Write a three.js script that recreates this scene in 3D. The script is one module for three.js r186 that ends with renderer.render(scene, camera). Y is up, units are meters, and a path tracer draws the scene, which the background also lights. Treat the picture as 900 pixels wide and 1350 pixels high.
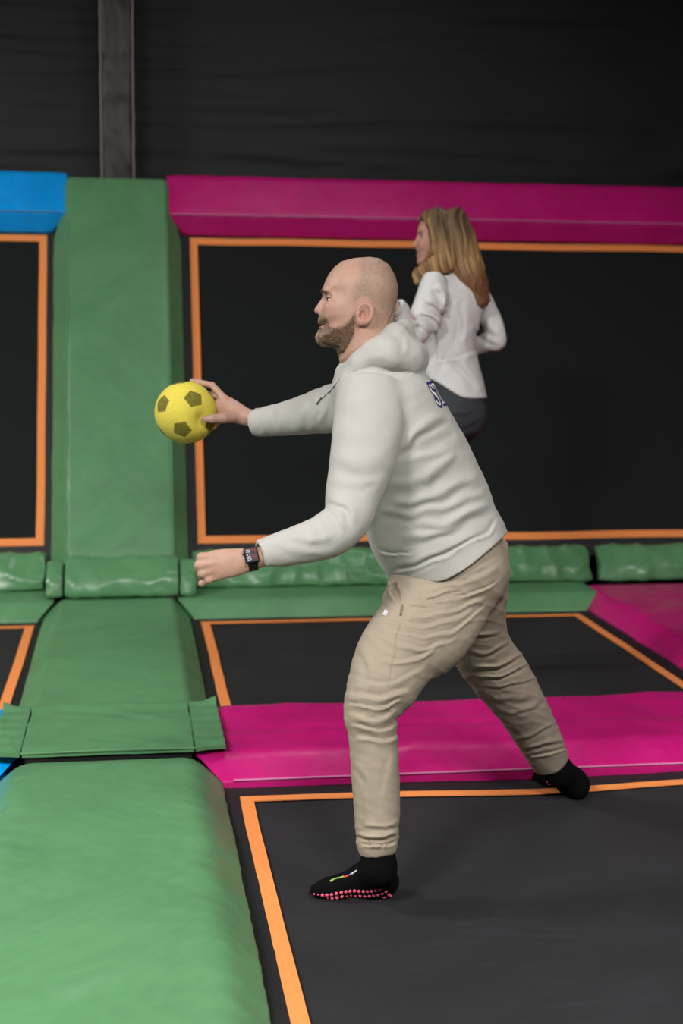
import * as THREE from 'three';
import { ImprovedNoise } from 'three/addons/math/ImprovedNoise.js';
import { mergeGeometries, mergeVertices } from 'three/addons/utils/BufferGeometryUtils.js';
import { RoundedBoxGeometry } from 'three/addons/geometries/RoundedBoxGeometry.js';
import { RectAreaLightUniformsLib } from 'three/addons/lights/RectAreaLightUniformsLib.js';

// ---------------------------------------------------------------- camera, lights, exposure
const scene = new THREE.Scene();
scene.background = new THREE.Color(0x050606);
const FPX = 1875, EYE = 1.6, rad = THREE.MathUtils.degToRad;
const camera = new THREE.PerspectiveCamera(2 * Math.atan(675 / FPX) * 180 / Math.PI, 900 / 1350, 0.1, 60);
const [yaw, pitch, roll] = [rad(8.48), rad(7.6), rad(0.52)];
const FW = new THREE.Vector3(Math.sin(yaw) * Math.cos(pitch), -Math.sin(pitch), -Math.cos(yaw) * Math.cos(pitch));
const r0 = new THREE.Vector3(Math.cos(yaw), 0, Math.sin(yaw)), u0 = r0.clone().cross(FW);
const RT = r0.clone().multiplyScalar(Math.cos(roll)).addScaledVector(u0, Math.sin(roll));
const UP = u0.clone().multiplyScalar(Math.cos(roll)).addScaledVector(r0, -Math.sin(roll));
camera.position.set(0, EYE, 0);
camera.quaternion.setFromRotationMatrix(new THREE.Matrix4().makeBasis(RT, UP, FW.clone().negate()));
camera.focus = 4.02; camera.userData.fStop = 2.6;
scene.add(camera);
const renderer = new THREE.WebGLRenderer({ antialias: true });
renderer.toneMapping = THREE.LinearToneMapping;
renderer.toneMappingExposure = 1.2;
renderer.shadowMap.enabled = true;
RectAreaLightUniformsLib.init();
// the hall's ceiling panels: x, z, width, depth, intensity
const PANELS = [
  [-2.8, 0.4, 1.5, 1.0, 90], [1.2, 1.2, 1.5, 1.0, 62], [3.6, -0.6, 1.5, 1.0, 20],
  [-4.6, -5.4, 1.5, 0.9, 55], [1.4, -6.6, 1.5, 0.6, 5],
];
const CEIL = 4.6;

// ---------------------------------------------------------------- small helpers
const v3 = (x, y, z) => new THREE.Vector3(x, y, z);
const F_ = FW.toArray(), R_ = RT.toArray(), U_ = UP.toArray();
// a photo pixel at a distance along the lens axis -> a point in metres
function P(px, py, dep) {
  const a = (px - 450) / FPX * dep, b = -(py - 675) / FPX * dep;
  return [R_[0] * a + U_[0] * b + F_[0] * dep, EYE + R_[1] * a + U_[1] * b + F_[1] * dep, R_[2] * a + U_[2] * b + F_[2] * dep];
}
function proj(p, o) {
  const x = p[0], y = p[1] - EYE, z = p[2];
  const d = F_[0] * x + F_[1] * y + F_[2] * z;
  o[0] = 450 + FPX * (R_[0] * x + R_[1] * y + R_[2] * z) / d;
  o[1] = 675 - FPX * (U_[0] * x + U_[1] * y + U_[2] * z) / d;
  o[2] = d; return o;
}
const noise = new ImprovedNoise();
const N3 = (x, y, z) => noise.noise(x, y, z);
function fbm(x, y, z, o = 3) { let s = 0, a = 1, t = 0; for (let i = 0; i < o; i++) { s += a * N3(x, y, z); t += a; a *= 0.5; x = x * 2.03 + 7.1; y = y * 2.03 + 3.7; z = z * 2.03 + 1.3; } return s / t; }
let seed = 12345; const rnd = () => ((seed = (seed * 1664525 + 1013904223) >>> 0) / 4294967296);
const clamp = (x, a, b) => x < a ? a : x > b ? b : x, mix = (a, b, t) => a + (b - a) * t;
const sst = (a, b, x) => { const t = clamp((x - a) / (b - a), 0, 1); return t * t * (3 - 2 * t); };
const lin = h => { const c = new THREE.Color(h); return [c.r, c.g, c.b]; };
const mixc = (a, b, t) => [mix(a[0], b[0], t), mix(a[1], b[1], t), mix(a[2], b[2], t)];
const used = {};
const numbered = n => { used[n] = (used[n] || 0) + 1; return used[n] === 1 ? n : n + '_' + String(used[n] - 1).padStart(3, '0'); };
function part(name, geo, mat, parent) {
  const m = new THREE.Mesh(geo, mat); m.name = name; m.castShadow = m.receiveShadow = true; parent.add(m); return m;
}
function thing(name, label, category, group, pos = [0, 0, 0]) {
  const g = new THREE.Group(); g.name = numbered(name); g.position.set(...pos);
  g.userData = { label, category }; if (group) g.userData.group = group;
  scene.add(g); return g;
}
function struct(name, geo, mat, label, category) {
  const m = part(name, geo, mat, scene); m.userData = { kind: 'structure', label, category }; return m;
}
// ---------------------------------------------------------------- textures and materials
function dataTex(w, h, fn, rep, srgb) {
  const d = new Uint8Array(w * h * 4);
  for (let j = 0; j < h; j++) for (let i = 0; i < w; i++) { const c = fn(i / w, j / h, i, j); const k = (j * w + i) * 4; d[k] = c[0]; d[k + 1] = c[1]; d[k + 2] = c[2]; d[k + 3] = 255; }
  const t = new THREE.DataTexture(d, w, h); t.wrapS = t.wrapT = THREE.RepeatWrapping; t.magFilter = THREE.LinearFilter; t.minFilter = THREE.LinearMipmapLinearFilter; t.generateMipmaps = true;
  if (rep) t.repeat.set(rep[0], rep[1]); if (srgb) t.colorSpace = THREE.SRGBColorSpace; t.needsUpdate = true; return t;
}
// periodic noise on a torus keeps the repeats seamless
function tnoise(u, v, k, s) { const a = u * Math.PI * 2, b = v * Math.PI * 2, r = k / 6.283; return N3(Math.cos(a) * r + s, Math.sin(a) * r + Math.cos(b) * r * 0.9, Math.sin(b) * r + s * 2); }
const grey = g => { g = clamp(Math.round(g), 0, 255); return [g, g, g]; };
const texVinyl = dataTex(512, 512, (u, v) => grey(128 + 70 * tnoise(u, v, 60, 1) + 50 * tnoise(u, v, 120, 5)), [2, 2]);
const texVinylRough = dataTex(512, 512, (u, v) => { const g = 150 + 45 * tnoise(u, v, 9, 3) + 30 * tnoise(u, v, 40, 8) ; return [255, clamp(g, 0, 255), 0]; }, [0.7, 0.7]);
const texWeave = dataTex(256, 256, (u, v, i, j) => grey(120 + ((i >> 2) + (j >> 2)) % 2 * 60 + 40 * tnoise(u, v, 40, 2)), [30, 30]);
const texScuff = dataTex(1024, 1024, (u, v) => {     // dusty scuffs on the black jumping bed
  const s = Math.max(0, tnoise(u, v, 7, 4) + 0.25) * 0.7 + Math.max(0, tnoise(u * 1, v * 3, 30, 9) - 0.12) * 0.9 + 0.25 * tnoise(u, v, 110, 3);
  const g = 185 + 45 * s; return [clamp(g, 0, 255), clamp(g - 2, 0, 255), clamp(g + 1, 0, 255)];
}, [0.5, 0.5], true);
const texFleece = dataTex(512, 512, (u, v) => grey(128 + 80 * tnoise(u, v, 130, 6) + 40 * tnoise(u, v, 60, 2)), [5, 5]);
const texTwill = dataTex(256, 256, (u, v, i, j) => grey(128 + (((i + j) >> 1) % 4 < 2 ? 30 : -30) + 40 * tnoise(u, v, 60, 7)), [14, 14]);
const vinylMaps = new Map();
function vinyl(hex, rough = 0.5) {
  const c = new THREE.Color(hex), hsl = {}; c.getHSL(hsl);
  const t = dataTex(256, 256, (u, v) => {            // handling marks and slightly uneven dye
    const s = 1 + 0.05 * tnoise(u, v, 7, 11) + 0.035 * tnoise(u, v, 40, 2), w = Math.max(0, tnoise(u, v, 16, 5) - 0.3) * 0.22;
    const q = new THREE.Color(hex).convertLinearToSRGB(); const f = x => clamp(Math.round(255 * (x * s * (1 - w) + 0.62 * w)), 0, 255); return [f(q.r), f(q.g), f(q.b)];
  }, [0.6, 0.6], true);
  const m = new THREE.MeshPhysicalMaterial({ map: t, roughness: rough, roughnessMap: texVinylRough, bumpMap: texVinyl, bumpScale: 0.0006, specularIntensity: 0.75 });
  return m;
}
const flat = (hex, roughness = 0.7, extra = {}) => new THREE.MeshStandardMaterial({ color: hex, roughness, ...extra });
const M = {
  green: vinyl(0x5f9365, 0.66), greenGloss: vinyl(0x5f9365, 0.44), pink: vinyl(0xca1878, 0.62), blue: vinyl(0x08a0f6, 0.62),
  blackVinyl: new THREE.MeshPhysicalMaterial({ color: 0x26211f, roughness: 0.34, bumpMap: texVinyl, bumpScale: 0.0008 }),
  bed: new THREE.MeshStandardMaterial({ color: 0x29292d, map: texScuff, roughness: 0.82, bumpMap: texWeave, bumpScale: 0.0004 }),
  wallBed: new THREE.MeshStandardMaterial({ color: 0x0a0f10, roughness: 0.92, bumpMap: texWeave, bumpScale: 0.0004 }),
  band: new THREE.MeshStandardMaterial({ color: 0x18191b, roughness: 0.62, bumpMap: texVinyl, bumpScale: 0.0006 }),
  orange: new THREE.MeshStandardMaterial({ color: 0xff9850, roughness: 0.75, bumpMap: texWeave, bumpScale: 0.0005 }),
  seamGreen: flat(0x74a678, 0.5), seamPink: flat(0xe07db2, 0.5), seamBlue: flat(0x4aa5dc, 0.5), seamBlack: flat(0xa3938d, 0.45),
  gap: flat(0x0b0b0b, 0.9), foam: flat(0xb9a56a, 0.9), metal: flat(0x8b8b8b, 0.4, { metalness: 0.8 }),
};
// ---------------------------------------------------------------- room shell
function box(x0, x1, y0, y1, z0, z1) { const g = new THREE.BoxGeometry(x1 - x0, y1 - y0, z1 - z0); g.translate((x0 + x1) / 2, (y0 + y1) / 2, (z0 + z1) / 2); return g; }
const matDark = flat(0x17181a, 0.85), matFloor = flat(0x3a3a3b, 0.9);
struct('floor', box(-6.2, 7.2, -1.0, -0.85, -9.95, 3.2), matFloor, 'dark grey concrete floor far beneath the trampolines', 'floor');
struct('ceiling', box(-6.2, 7.2, CEIL + 0.05, CEIL + 0.2, -9.95, 3.2), matDark, 'black painted hall ceiling above the lamps', 'ceiling');
struct('wall_left', box(-6.2, -6, -0.85, CEIL + 0.05, -9.95, 3.2), matDark, 'dark side wall of the hall beside the blue pads', 'wall');
struct('wall_right', box(7, 7.2, -0.85, CEIL + 0.05, -9.95, 3.2), matDark, 'dark side wall of the hall beside the pink pads', 'wall');
struct('wall_front', box(-6, 7, -0.85, CEIL + 0.05, 3.0, 3.2), matDark, 'dark end wall facing the wall trampolines', 'wall');
{ // black sheeting behind the wall trampolines, hanging with shallow horizontal creases
  const w = 13, h = CEIL + 0.9, nx = 150, ny = 220, g = new THREE.BoxGeometry(w, h, 0.12, nx, ny, 1), a = g.attributes.position;
  for (let i = 0; i < a.count; i++) {
    if (a.getZ(i) < 0) continue;
    const x = a.getX(i) + 0.5, y = a.getY(i) + h / 2 - 0.85;
    const band = Math.pow(1 - Math.abs(N3(x * 0.35, y * 7.5 + 0.4 * N3(x * 0.8, y, 4), 3.3)), 7) * (0.5 + 0.8 * Math.max(0, N3(x * 0.6 + 9, y * 1.4, 1) + 0.25));
    const diag = Math.pow(1 - Math.abs(N3(x * 1.1 + y * 1.7, y * 1.2 - x * 0.8, 8.8)), 9) * 0.5 * sst(3.3, 2.7, y);
    a.setZ(i, a.getZ(i) + 0.013 * band + 0.016 * diag + 0.006 * fbm(x * 1.5, y * 3, 2));
  }
  g.computeVertexNormals(); g.translate(0.5, h / 2 - 0.85, -9.72);
  struct('wall_back', g, new THREE.MeshPhysicalMaterial({ color: 0x101415, roughness: 0.6, bumpMap: texVinyl, bumpScale: 0.0004 }), 'black vinyl sheeting with faint horizontal creases behind the wall trampolines', 'wall');
}
// ---------------------------------------------------------------- ceiling lamps (above the frame)
PANELS.forEach(([x, z, w, d, I], i) => {
  const where = ['between the camera side and the blue pads', 'above the front trampoline', 'above the front trampoline at the hall side', 'beside the blue wall pad at the hall side', 'above the rear trampoline'][i];
  const t = thing('ceiling_light', 'white rectangular LED ceiling panel ' + where, 'light', 'ceiling panels of the hall', [x, CEIL, z]);
  part('housing', new RoundedBoxGeometry(w + 0.06, 0.06, d + 0.06, 2, 0.012).translate(0, 0.02, 0), flat(0xd8d8d8, 0.5), t);
  part('diffuser', new RoundedBoxGeometry(w, 0.02, d, 2, 0.006).translate(0, -0.012, 0), new THREE.MeshStandardMaterial({ color: 0xffffff, emissive: 0xffffff, emissiveIntensity: 1.5 }), t);
  const L = new THREE.RectAreaLight(0xfffdfa, I, w, d); L.position.set(0, -0.03, 0); L.rotation.x = -Math.PI / 2; L.castShadow = true; t.add(L);
});
// ---------------------------------------------------------------- trampolines
// front foot presses the bed down a little
const DENTS = [[0.62, -3.72, 0.035, 0.55], [1.42, -4.45, 0.02, 0.4]];
const bedY = (x, z) => { let s = 0; for (const [a, b, d, r] of DENTS) s -= d * Math.exp(-((x - a) ** 2 + (z - b) ** 2) / (r * r)); return s; };
function sheet(x0, x1, z0, z1, y, th, yf, step = 0.06) {           // thin slab following yf
  const nx = Math.max(1, Math.round((x1 - x0) / step)), nz = Math.max(1, Math.round((z1 - z0) / step));
  const g = new THREE.BoxGeometry(x1 - x0, th, z1 - z0, nx, 1, nz); g.translate((x0 + x1) / 2, y - th / 2, (z0 + z1) / 2);
  const a = g.attributes.position, uv = g.attributes.uv;
  for (let i = 0; i < a.count; i++) { a.setY(i, a.getY(i) + (yf ? yf(a.getX(i), a.getZ(i)) : 0)); uv.setXY(i, a.getX(i), a.getZ(i)); }
  g.computeVertexNormals(); return g;
}
function floorTrampoline(label, x0, x1, z0, z1, yf) {        // x0..z1: outline of the orange line
  const t = thing('trampoline', label, 'trampoline', 'floor trampolines'), B = 0.14, lw = 0.044;
  const wob = (x, z) => (yf ? yf(x, z) : 0);
  part('bed', sheet(x0 - 0.02, x1 + 0.02, z0 - 0.02, z1 + 0.02, 0, 0.004, wob), M.bed, t);
  for (const [a, b, c, d, n] of [[x0 - B, x1 + B, z0 - B, z0 - 0.02, 1], [x0 - B, x1 + B, z1 + 0.02, z1 + B, 1], [x0 - B, x0 - 0.02, z0 - 0.02, z1 + 0.02, 0], [x1 + 0.02, x1 + B, z0 - 0.02, z1 + 0.02, 0]])
    part('edge_band', sheet(a, b, c, d, 0.004, 0.012, (x, z) => wob(x, z) * 0.8 + 0.004 * Math.abs(N3(x * 5, z * 5, n))), M.band, t);
  for (const [a, b, c, d] of [[x0 - lw / 2, x1 + lw / 2, z0 - lw / 2, z0 + lw / 2], [x0 - lw / 2, x1 + lw / 2, z1 - lw / 2, z1 + lw / 2], [x0 - lw / 2, x0 + lw / 2, z0 + lw / 2, z1 - lw / 2], [x1 - lw / 2, x1 + lw / 2, z0 + lw / 2, z1 - lw / 2]]) {
    const g = sheet(a, b, c, d, 0.0095, 0.004, wob, 0.05), p = g.attributes.position, lx = b - a > d - c;
    for (let i = 0; i < p.count; i++) { const s = lx ? p.getX(i) : p.getZ(i), o = 0.006 * N3(s * 2.2, a * 3, c); lx ? p.setZ(i, p.getZ(i) + o) : p.setX(i, p.getX(i) + o); }
    part('marker_strip', g, M.orange, t);
  }
  const fr = [box(x0 - 0.3, x1 + 0.3, -0.1, -0.04, z0 - 0.3, z0 - 0.24), box(x0 - 0.3, x1 + 0.3, -0.1, -0.04, z1 + 0.24, z1 + 0.3), box(x0 - 0.3, x0 - 0.24, -0.1, -0.04, z0 - 0.24, z1 + 0.24), box(x1 + 0.24, x1 + 0.3, -0.1, -0.04, z0 - 0.24, z1 + 0.24)];
  for (const x of [x0 - 0.27, x1 + 0.27]) for (const z of [z0 - 0.27, z1 + 0.27]) fr.push(box(x - 0.03, x + 0.03, -0.85, -0.1, z - 0.03, z + 0.03));
  part('frame', mergeGeometries(fr), M.metal, t);
  return t;
}
floorTrampoline('large black trampoline bed the man stands on, edged by an orange line', 0.375, 2.43, -4.615, -1.2, bedY);
floorTrampoline('black trampoline bed with orange line between the pink pads and the green wall pads', 0.383, 2.43, -7.45, -5.55);
floorTrampoline('black trampoline bed with orange line across the green aisle, behind the blue floor pad', -2.56, -0.53, -7.45, -5.55);
floorTrampoline('black trampoline bed beside the green aisle, in front of the blue floor pad', -2.56, -0.56, -4.7, -1.2);

// wall trampolines lean back on a sloping frame
const lean = rad(26.5), wallBase = [0, 0.346, -8.15];
const onWall = g => { g.rotateX(-lean); g.translate(...wallBase); return g; };
function wallTrampoline(label, x0, x1) {
  const t = thing('wall_trampoline', label, 'trampoline', 'leaning wall trampolines'), s0 = 0, s1 = 1.95, B = 0.13, lw = 0.045;
  const flatBox = (a, b, c, d, z0, z1, n = 1) => { const g = new THREE.BoxGeometry(b - a, d - c, z1 - z0, b - a > d - c ? n : 1, b - a > d - c ? 1 : n, 1); g.translate((a + b) / 2, (c + d) / 2, (z0 + z1) / 2); return g; };
  part('bed', onWall(flatBox(x0 - 0.02, x1 + 0.02, s0 - 0.02, s1 + 0.02, -0.012, -0.008)), M.wallBed, t);
  for (const r of [[x0 - B, x1 + B, s0 - B, s0 - 0.02], [x0 - B, x1 + B, s1 + 0.02, s1 + B], [x0 - B, x0 - 0.02, s0 - 0.02, s1 + 0.02], [x1 + 0.02, x1 + B, s0 - 0.02, s1 + 0.02]])
    part('edge_band', onWall(flatBox(...r, -0.014, -0.001)), M.band, t);
  for (const [a, b, c, d] of [[x0 - lw / 2, x1 + lw / 2, s0 - lw / 2, s0 + lw / 2], [x0 - lw / 2, x1 + lw / 2, s1 - lw / 2, s1 + lw / 2], [x0 - lw / 2, x0 + lw / 2, s0 + lw / 2, s1 - lw / 2], [x1 - lw / 2, x1 + lw / 2, s0 + lw / 2, s1 - lw / 2]]) {
    const g = flatBox(a, b, c, d, -0.003, 0.003, 60), p = g.attributes.position, lx = b - a > d - c;
    for (let i = 0; i < p.count; i++) { const q = lx ? p.getX(i) : p.getY(i), o = 0.006 * N3(q * 2, a * 3, c * 2 + 0.5); lx ? p.setY(i, p.getY(i) + o) : p.setX(i, p.getX(i) + o); }
    part('marker_strip', onWall(g), M.orange, t);
  }
  part('frame', mergeGeometries([onWall(flatBox(x0 - 0.3, x1 + 0.3, -0.4, -0.34, -0.12, -0.05)), onWall(flatBox(x0 - 0.3, x1 + 0.3, 2.25, 2.31, -0.12, -0.05)), onWall(flatBox(x0 - 0.2, x0 - 0.14, -0.34, 2.25, -0.12, -0.05)), onWall(flatBox(x1 + 0.14, x1 + 0.2, -0.34, 2.25, -0.12, -0.05))]), M.metal, t);
}
wallTrampoline('wide leaning wall trampoline with orange line below the pink pad', 0.4, 4.3);
wallTrampoline('leaning wall trampoline with orange line below the blue pad', -3.6, -0.515);

// ---------------------------------------------------------------- vinyl pads
// profile: closed list of [z, y] (counter-clockwise seen from +x); length runs along x
function roundProfile(pr, r) {
  const out = [], n = pr.length;
  for (let i = 0; i < n; i++) {
    const a = pr[(i + n - 1) % n], b = pr[i], c = pr[(i + 1) % n], R = Array.isArray(r) ? r[i] : r;
    const la = Math.hypot(a[0] - b[0], a[1] - b[1]), lc = Math.hypot(c[0] - b[0], c[1] - b[1]), q = Math.min(R, la * 0.45, lc * 0.45);
    const p0 = [b[0] + (a[0] - b[0]) * q / la, b[1] + (a[1] - b[1]) * q / la], p1 = [b[0] + (c[0] - b[0]) * q / lc, b[1] + (c[1] - b[1]) * q / lc];
    for (let k = 0; k <= 4; k++) { const t = k / 4; out.push([(1 - t) ** 2 * p0[0] + 2 * t * (1 - t) * b[0] + t * t * p1[0], (1 - t) ** 2 * p0[1] + 2 * t * (1 - t) * b[1] + t * t * p1[1]]); }
  }
  const sub = [];
  for (let i = 0; i < out.length; i++) { const a = out[i], b = out[(i + 1) % out.length], L = Math.hypot(b[0] - a[0], b[1] - a[1]), k = Math.max(1, Math.ceil(L / 0.03)); for (let j = 0; j < k; j++) sub.push([mix(a[0], b[0], j / k), mix(a[1], b[1], j / k)]); }
  return sub;
}
function padGeom(x0, x1, profile, { r = 0.018, step = 0.03, end0, end1, disp, amp = 0.004, fr = 4, sd = 0 } = {}) {
  const pr = roundProfile(profile, r), n = pr.length, nx = Math.max(2, Math.round((x1 - x0) / step)), pos = [], uv = [], idx = [];
  const nor = pr.map((p, i) => { const a = pr[(i + n - 1) % n], b = pr[(i + 1) % n], dx = b[0] - a[0], dy = b[1] - a[1], l = Math.hypot(dx, dy) || 1; return [-dy / l, dx / l]; });
  // outward direction check
  let area = 0; for (let i = 0; i < n; i++) { const a = pr[i], b = pr[(i + 1) % n]; area += a[0] * b[1] - b[0] * a[1]; }
  const sg = area > 0 ? -1 : 1; let len = [0]; for (let i = 1; i < n; i++) len.push(len[i - 1] + Math.hypot(pr[i][0] - pr[i - 1][0], pr[i][1] - pr[i - 1][1]));
  for (let i = 0; i <= nx; i++) for (let j = 0; j <= n; j++) {
    const q = pr[j % n], e0 = x0 + (end0 ? end0(q[0], q[1]) : 0), e1 = x1 - (end1 ? end1(q[0], q[1]) : 0), t = i / nx, x = mix(e0, e1, t);
    const edge = Math.min(1, Math.min(i, nx - i) / 2);
    let d = amp * fbm(x * fr + sd, q[0] * fr, q[1] * fr + sd * 1.7) * 1.6;
    if (disp) d += disp(x, q[0], q[1]);
    d = d * (0.3 + 0.7 * edge) - (edge < 1 ? 0.006 * (1 - edge) : 0);
    const m = nor[j % n]; pos.push(x, q[1] + sg * m[1] * d, q[0] + sg * m[0] * d);
    uv.push(x, j < n ? len[j] : len[n - 1] + 0.03);
  }
  const w = n + 1;
  for (let i = 0; i < nx; i++) for (let j = 0; j < n; j++) { const a = i * w + j, b = a + 1, c = a + w, d = c + 1; sg > 0 ? idx.push(a, b, c, b, d, c) : idx.push(a, c, b, b, c, d); }
  for (const e of [0, 1]) {                                          // end caps
    const base = pos.length / 3, src = e ? nx * w : 0; let cx = 0, cy = 0, cz = 0;
    for (let j = 0; j < n; j++) { const k = (src + j) * 3; pos.push(pos[k], pos[k + 1], pos[k + 2]); uv.push(pos[k + 2], pos[k + 1]); cx += pos[k]; cy += pos[k + 1]; cz += pos[k + 2]; }
    pos.push(cx / n, cy / n, cz / n); uv.push(cz / n, cy / n);
    for (let j = 0; j < n; j++) { const a = base + j, b = base + (j + 1) % n, c = base + n; (sg > 0) === (e === 1) ? idx.push(a, b, c) : idx.push(b, a, c); }
  }
  const g = new THREE.BufferGeometry(); g.setAttribute('position', new THREE.Float32BufferAttribute(pos, 3)); g.setAttribute('uv', new THREE.Float32BufferAttribute(uv, 2)); g.setIndex(idx); g.computeVertexNormals(); return g;
}
const tube = (pts, r, seg = 40, closed = false, rs = 6) => new THREE.TubeGeometry(new THREE.CatmullRomCurve3(pts.map(p => v3(...p)), closed, 'centripetal'), seg, r, rs, closed);
// a pad is a thing: vinyl cover (with its sewn seams as parts)
function pad(name, label, geo, mat, group, seams = [], seamMat, xf = g => g) {
  const t = thing(name, label, 'pad', group);
  part('cover', xf(geo), mat, t);
  seams.forEach(s => part('seam', xf(tube(s, 0.0042, 60, false, 5)), seamMat, t));
  return t;
}
// floor pads: flat top with sloping flaps on both sides
const H = 0.1;
const deck = (c, ht, hb, h = H) => [[c - hb, -0.02], [c - hb, 0.015], [c - ht, h], [c + ht, h], [c + hb, 0.015], [c + hb, -0.02]];
const alongZ = g => { g.rotateY(Math.PI / 2); return g; };          // local +x -> -z, local z -> +x
// aisle, from the wall to the front (local x = -z)
const ruck = (k, s) => (x, z, y) => 0.006 * Math.pow(1 - Math.abs(N3(x * k + s, z * 1.2, s)), 5);
const ridge = (x, c, w) => Math.exp(-(((x - c) / w) ** 2));
pad('floor_pad', 'green vinyl aisle pad running from the joint cover towards the front, the largest green pad',
  alongZ(padGeom(1.1, 4.815, deck(-0.09, 0.295, 0.395), { r: [0.01, 0.01, 0.045, 0.045, 0.01, 0.01], amp: 0.004, fr: 2.2, sd: 3, disp: (x, z, y) => (Math.abs(z + 0.09) > 0.24 ? 0.004 : 0.001) * Math.pow(1 - Math.abs(N3(x * 9 + z * 3, z * 2.5, 2)), 5) })), M.green, 'green aisle pads');
pad('floor_pad', 'green vinyl aisle pad between the joint cover and the foot of the green wall pad',
  alongZ(padGeom(5.4, 7.72, deck(-0.08, 0.3, 0.39), { r: [0.01, 0.01, 0.022, 0.022, 0.01, 0.01], amp: 0.005, fr: 2, sd: 8 })), M.green, 'green aisle pads');
{ // joint cover laid across the aisle, with a flap at each side
  const t = thing('joint_cover', 'green vinyl cover across the aisle with a loose flap at each side', 'pad');
  const m = alongZ(padGeom(4.83, 5.47, [[-0.385, 0.104], [-0.385, 0.122], [0.212, 0.122], [0.212, 0.104]], { r: 0.008, amp: 0.004, fr: 3, sd: 5, disp: (x, z, y) => 0.007 * Math.pow(1 - Math.abs(N3(x * 5 + z * 4, z * 2 - x * 3, 4.4)), 6) + 0.012 * ridge(x, 5.44, 0.03) - 0.004 * ridge(x, 5.35, 0.04) }));
  part('cover', m, M.green, t);
  part('hem', tube([[-0.385, 0.122, -4.834], [-0.1, 0.125, -4.832], [0.212, 0.122, -4.834]], 0.005), M.green, t);
  for (const s of [1, -1]) {
    const g = new THREE.BoxGeometry(0.105, 0.012, 0.62, 8, 1, 40), a = g.attributes.position;
    for (let i = 0; i < a.count; i++) {
      const u = a.getX(i) * s + 0.0525, z = a.getZ(i);               // u: 0 at the sewn edge
      const cornerUp = 0.016 * sst(-0.26, -0.31, z) * sst(0.05, 0.105, u);
      const wv = 0.006 * Math.sin(z * 62 + u * 10) * sst(0.0, 0.04, u) * (0.5 + 0.5 * N3(z * 5, u * 6, s));
      const taper = z > 0.27 ? (z - 0.27) * 0.4 * u / 0.1 : 0;
      a.setXYZ(i, a.getX(i), a.getY(i) + wv + cornerUp + 0.002 - 0.01 * u, z - taper);
    }
    g.computeVertexNormals(); g.translate(s > 0 ? 0.214 + 0.0525 : -0.387 - 0.0525, 0.118, -5.13);
    part('flap', g, M.green, t);
  }
  part('underside_strap', box(-0.37, 0.2, 0.02, 0.1, -4.86, -4.825), M.gap, t);
}
// pink and blue cross pads, mitred against the aisle
const crossProf = [[-5.5, -0.02], [-5.5, 0.015], [-5.46, H], [-4.85, H], [-4.735, 0.03], [-4.735, -0.02]];
const pinkFold = (x, z, y) => 0.012 * ridge(z, -5.12 - 0.05 * N3(x * 1.2, 2, 1), 0.03) * -0.6 + 0.008 * Math.pow(1 - Math.abs(N3(x * 1.1 + z * 2.5, z * 3.5 - x * 0.6, 6.1)), 6) * (y > 0.05 ? 1 : 0.5);
pad('floor_pad', 'bright pink vinyl floor pad between the front and rear trampolines, behind the man\'s legs',
  padGeom(0.215, 2.95, crossProf, { r: [0.01, 0.01, 0.03, 0.035, 0.008, 0.008], amp: 0.006, fr: 2.5, sd: 1, disp: pinkFold, end0: (z, y) => z > -4.85 ? (z + 4.85) * 0.75 : z < -5.4 ? 0.08 : 0 }), M.pink, null,
  [[[0.34, 0.033, -4.733], [1.2, 0.034, -4.732], [2.94, 0.033, -4.733]]], M.seamPink);
pad('floor_pad', 'blue vinyl floor pad across the aisle from the long pink floor pad',
  padGeom(-3.0, -0.395, crossProf.map(([z, y]) => [z - 0.06, y]), { r: [0.01, 0.01, 0.03, 0.035, 0.008, 0.008], sd: 4, end1: (z, y) => z > -4.91 ? (z + 4.91) * 0.75 : 0 }), M.blue);
pad('floor_pad', 'pink vinyl floor pad along the right side of the rear trampoline',
  alongZ(padGeom(5.35, 7.86, deck(2.98, 0.36, 0.44), { r: [0.01, 0.01, 0.04, 0.04, 0.01, 0.01], amp: 0.008, fr: 2.4, sd: 6 })), M.pink);
// aprons between the wall and the rear trampolines
const apron = [[-8.1, 0.0], [-8.1, H], [-7.53, H], [-7.58, 0.012], [-7.6, 0.0]].map(([z, y]) => [z, y]);
const apronP = [[-8.1, -0.02], [-8.1, H], [-7.66, H], [-7.56, 0.015], [-7.56, -0.02]];
pad('floor_pad', 'long flat green pad at the foot of the wide wall trampoline, behind the rear trampoline',
  padGeom(0.25, 2.62, apronP, { r: 0.03, amp: 0.005, fr: 3, sd: 2, end0: (z) => z > -7.66 ? (z + 7.66) * 0.8 : 0, end1: (z) => z > -7.66 ? (z + 7.66) * 0.9 : 0 }), M.green, 'green pads at the foot of the wall');
pad('floor_pad', 'flat green pad at the foot of the wall trampoline below the blue pad',
  padGeom(-3.2, -0.42, apronP, { r: 0.03, amp: 0.005, fr: 3, sd: 12, end1: (z) => z > -7.66 ? (z + 7.66) * 0.8 : 0 }), M.green, 'green pads at the foot of the wall');
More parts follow.
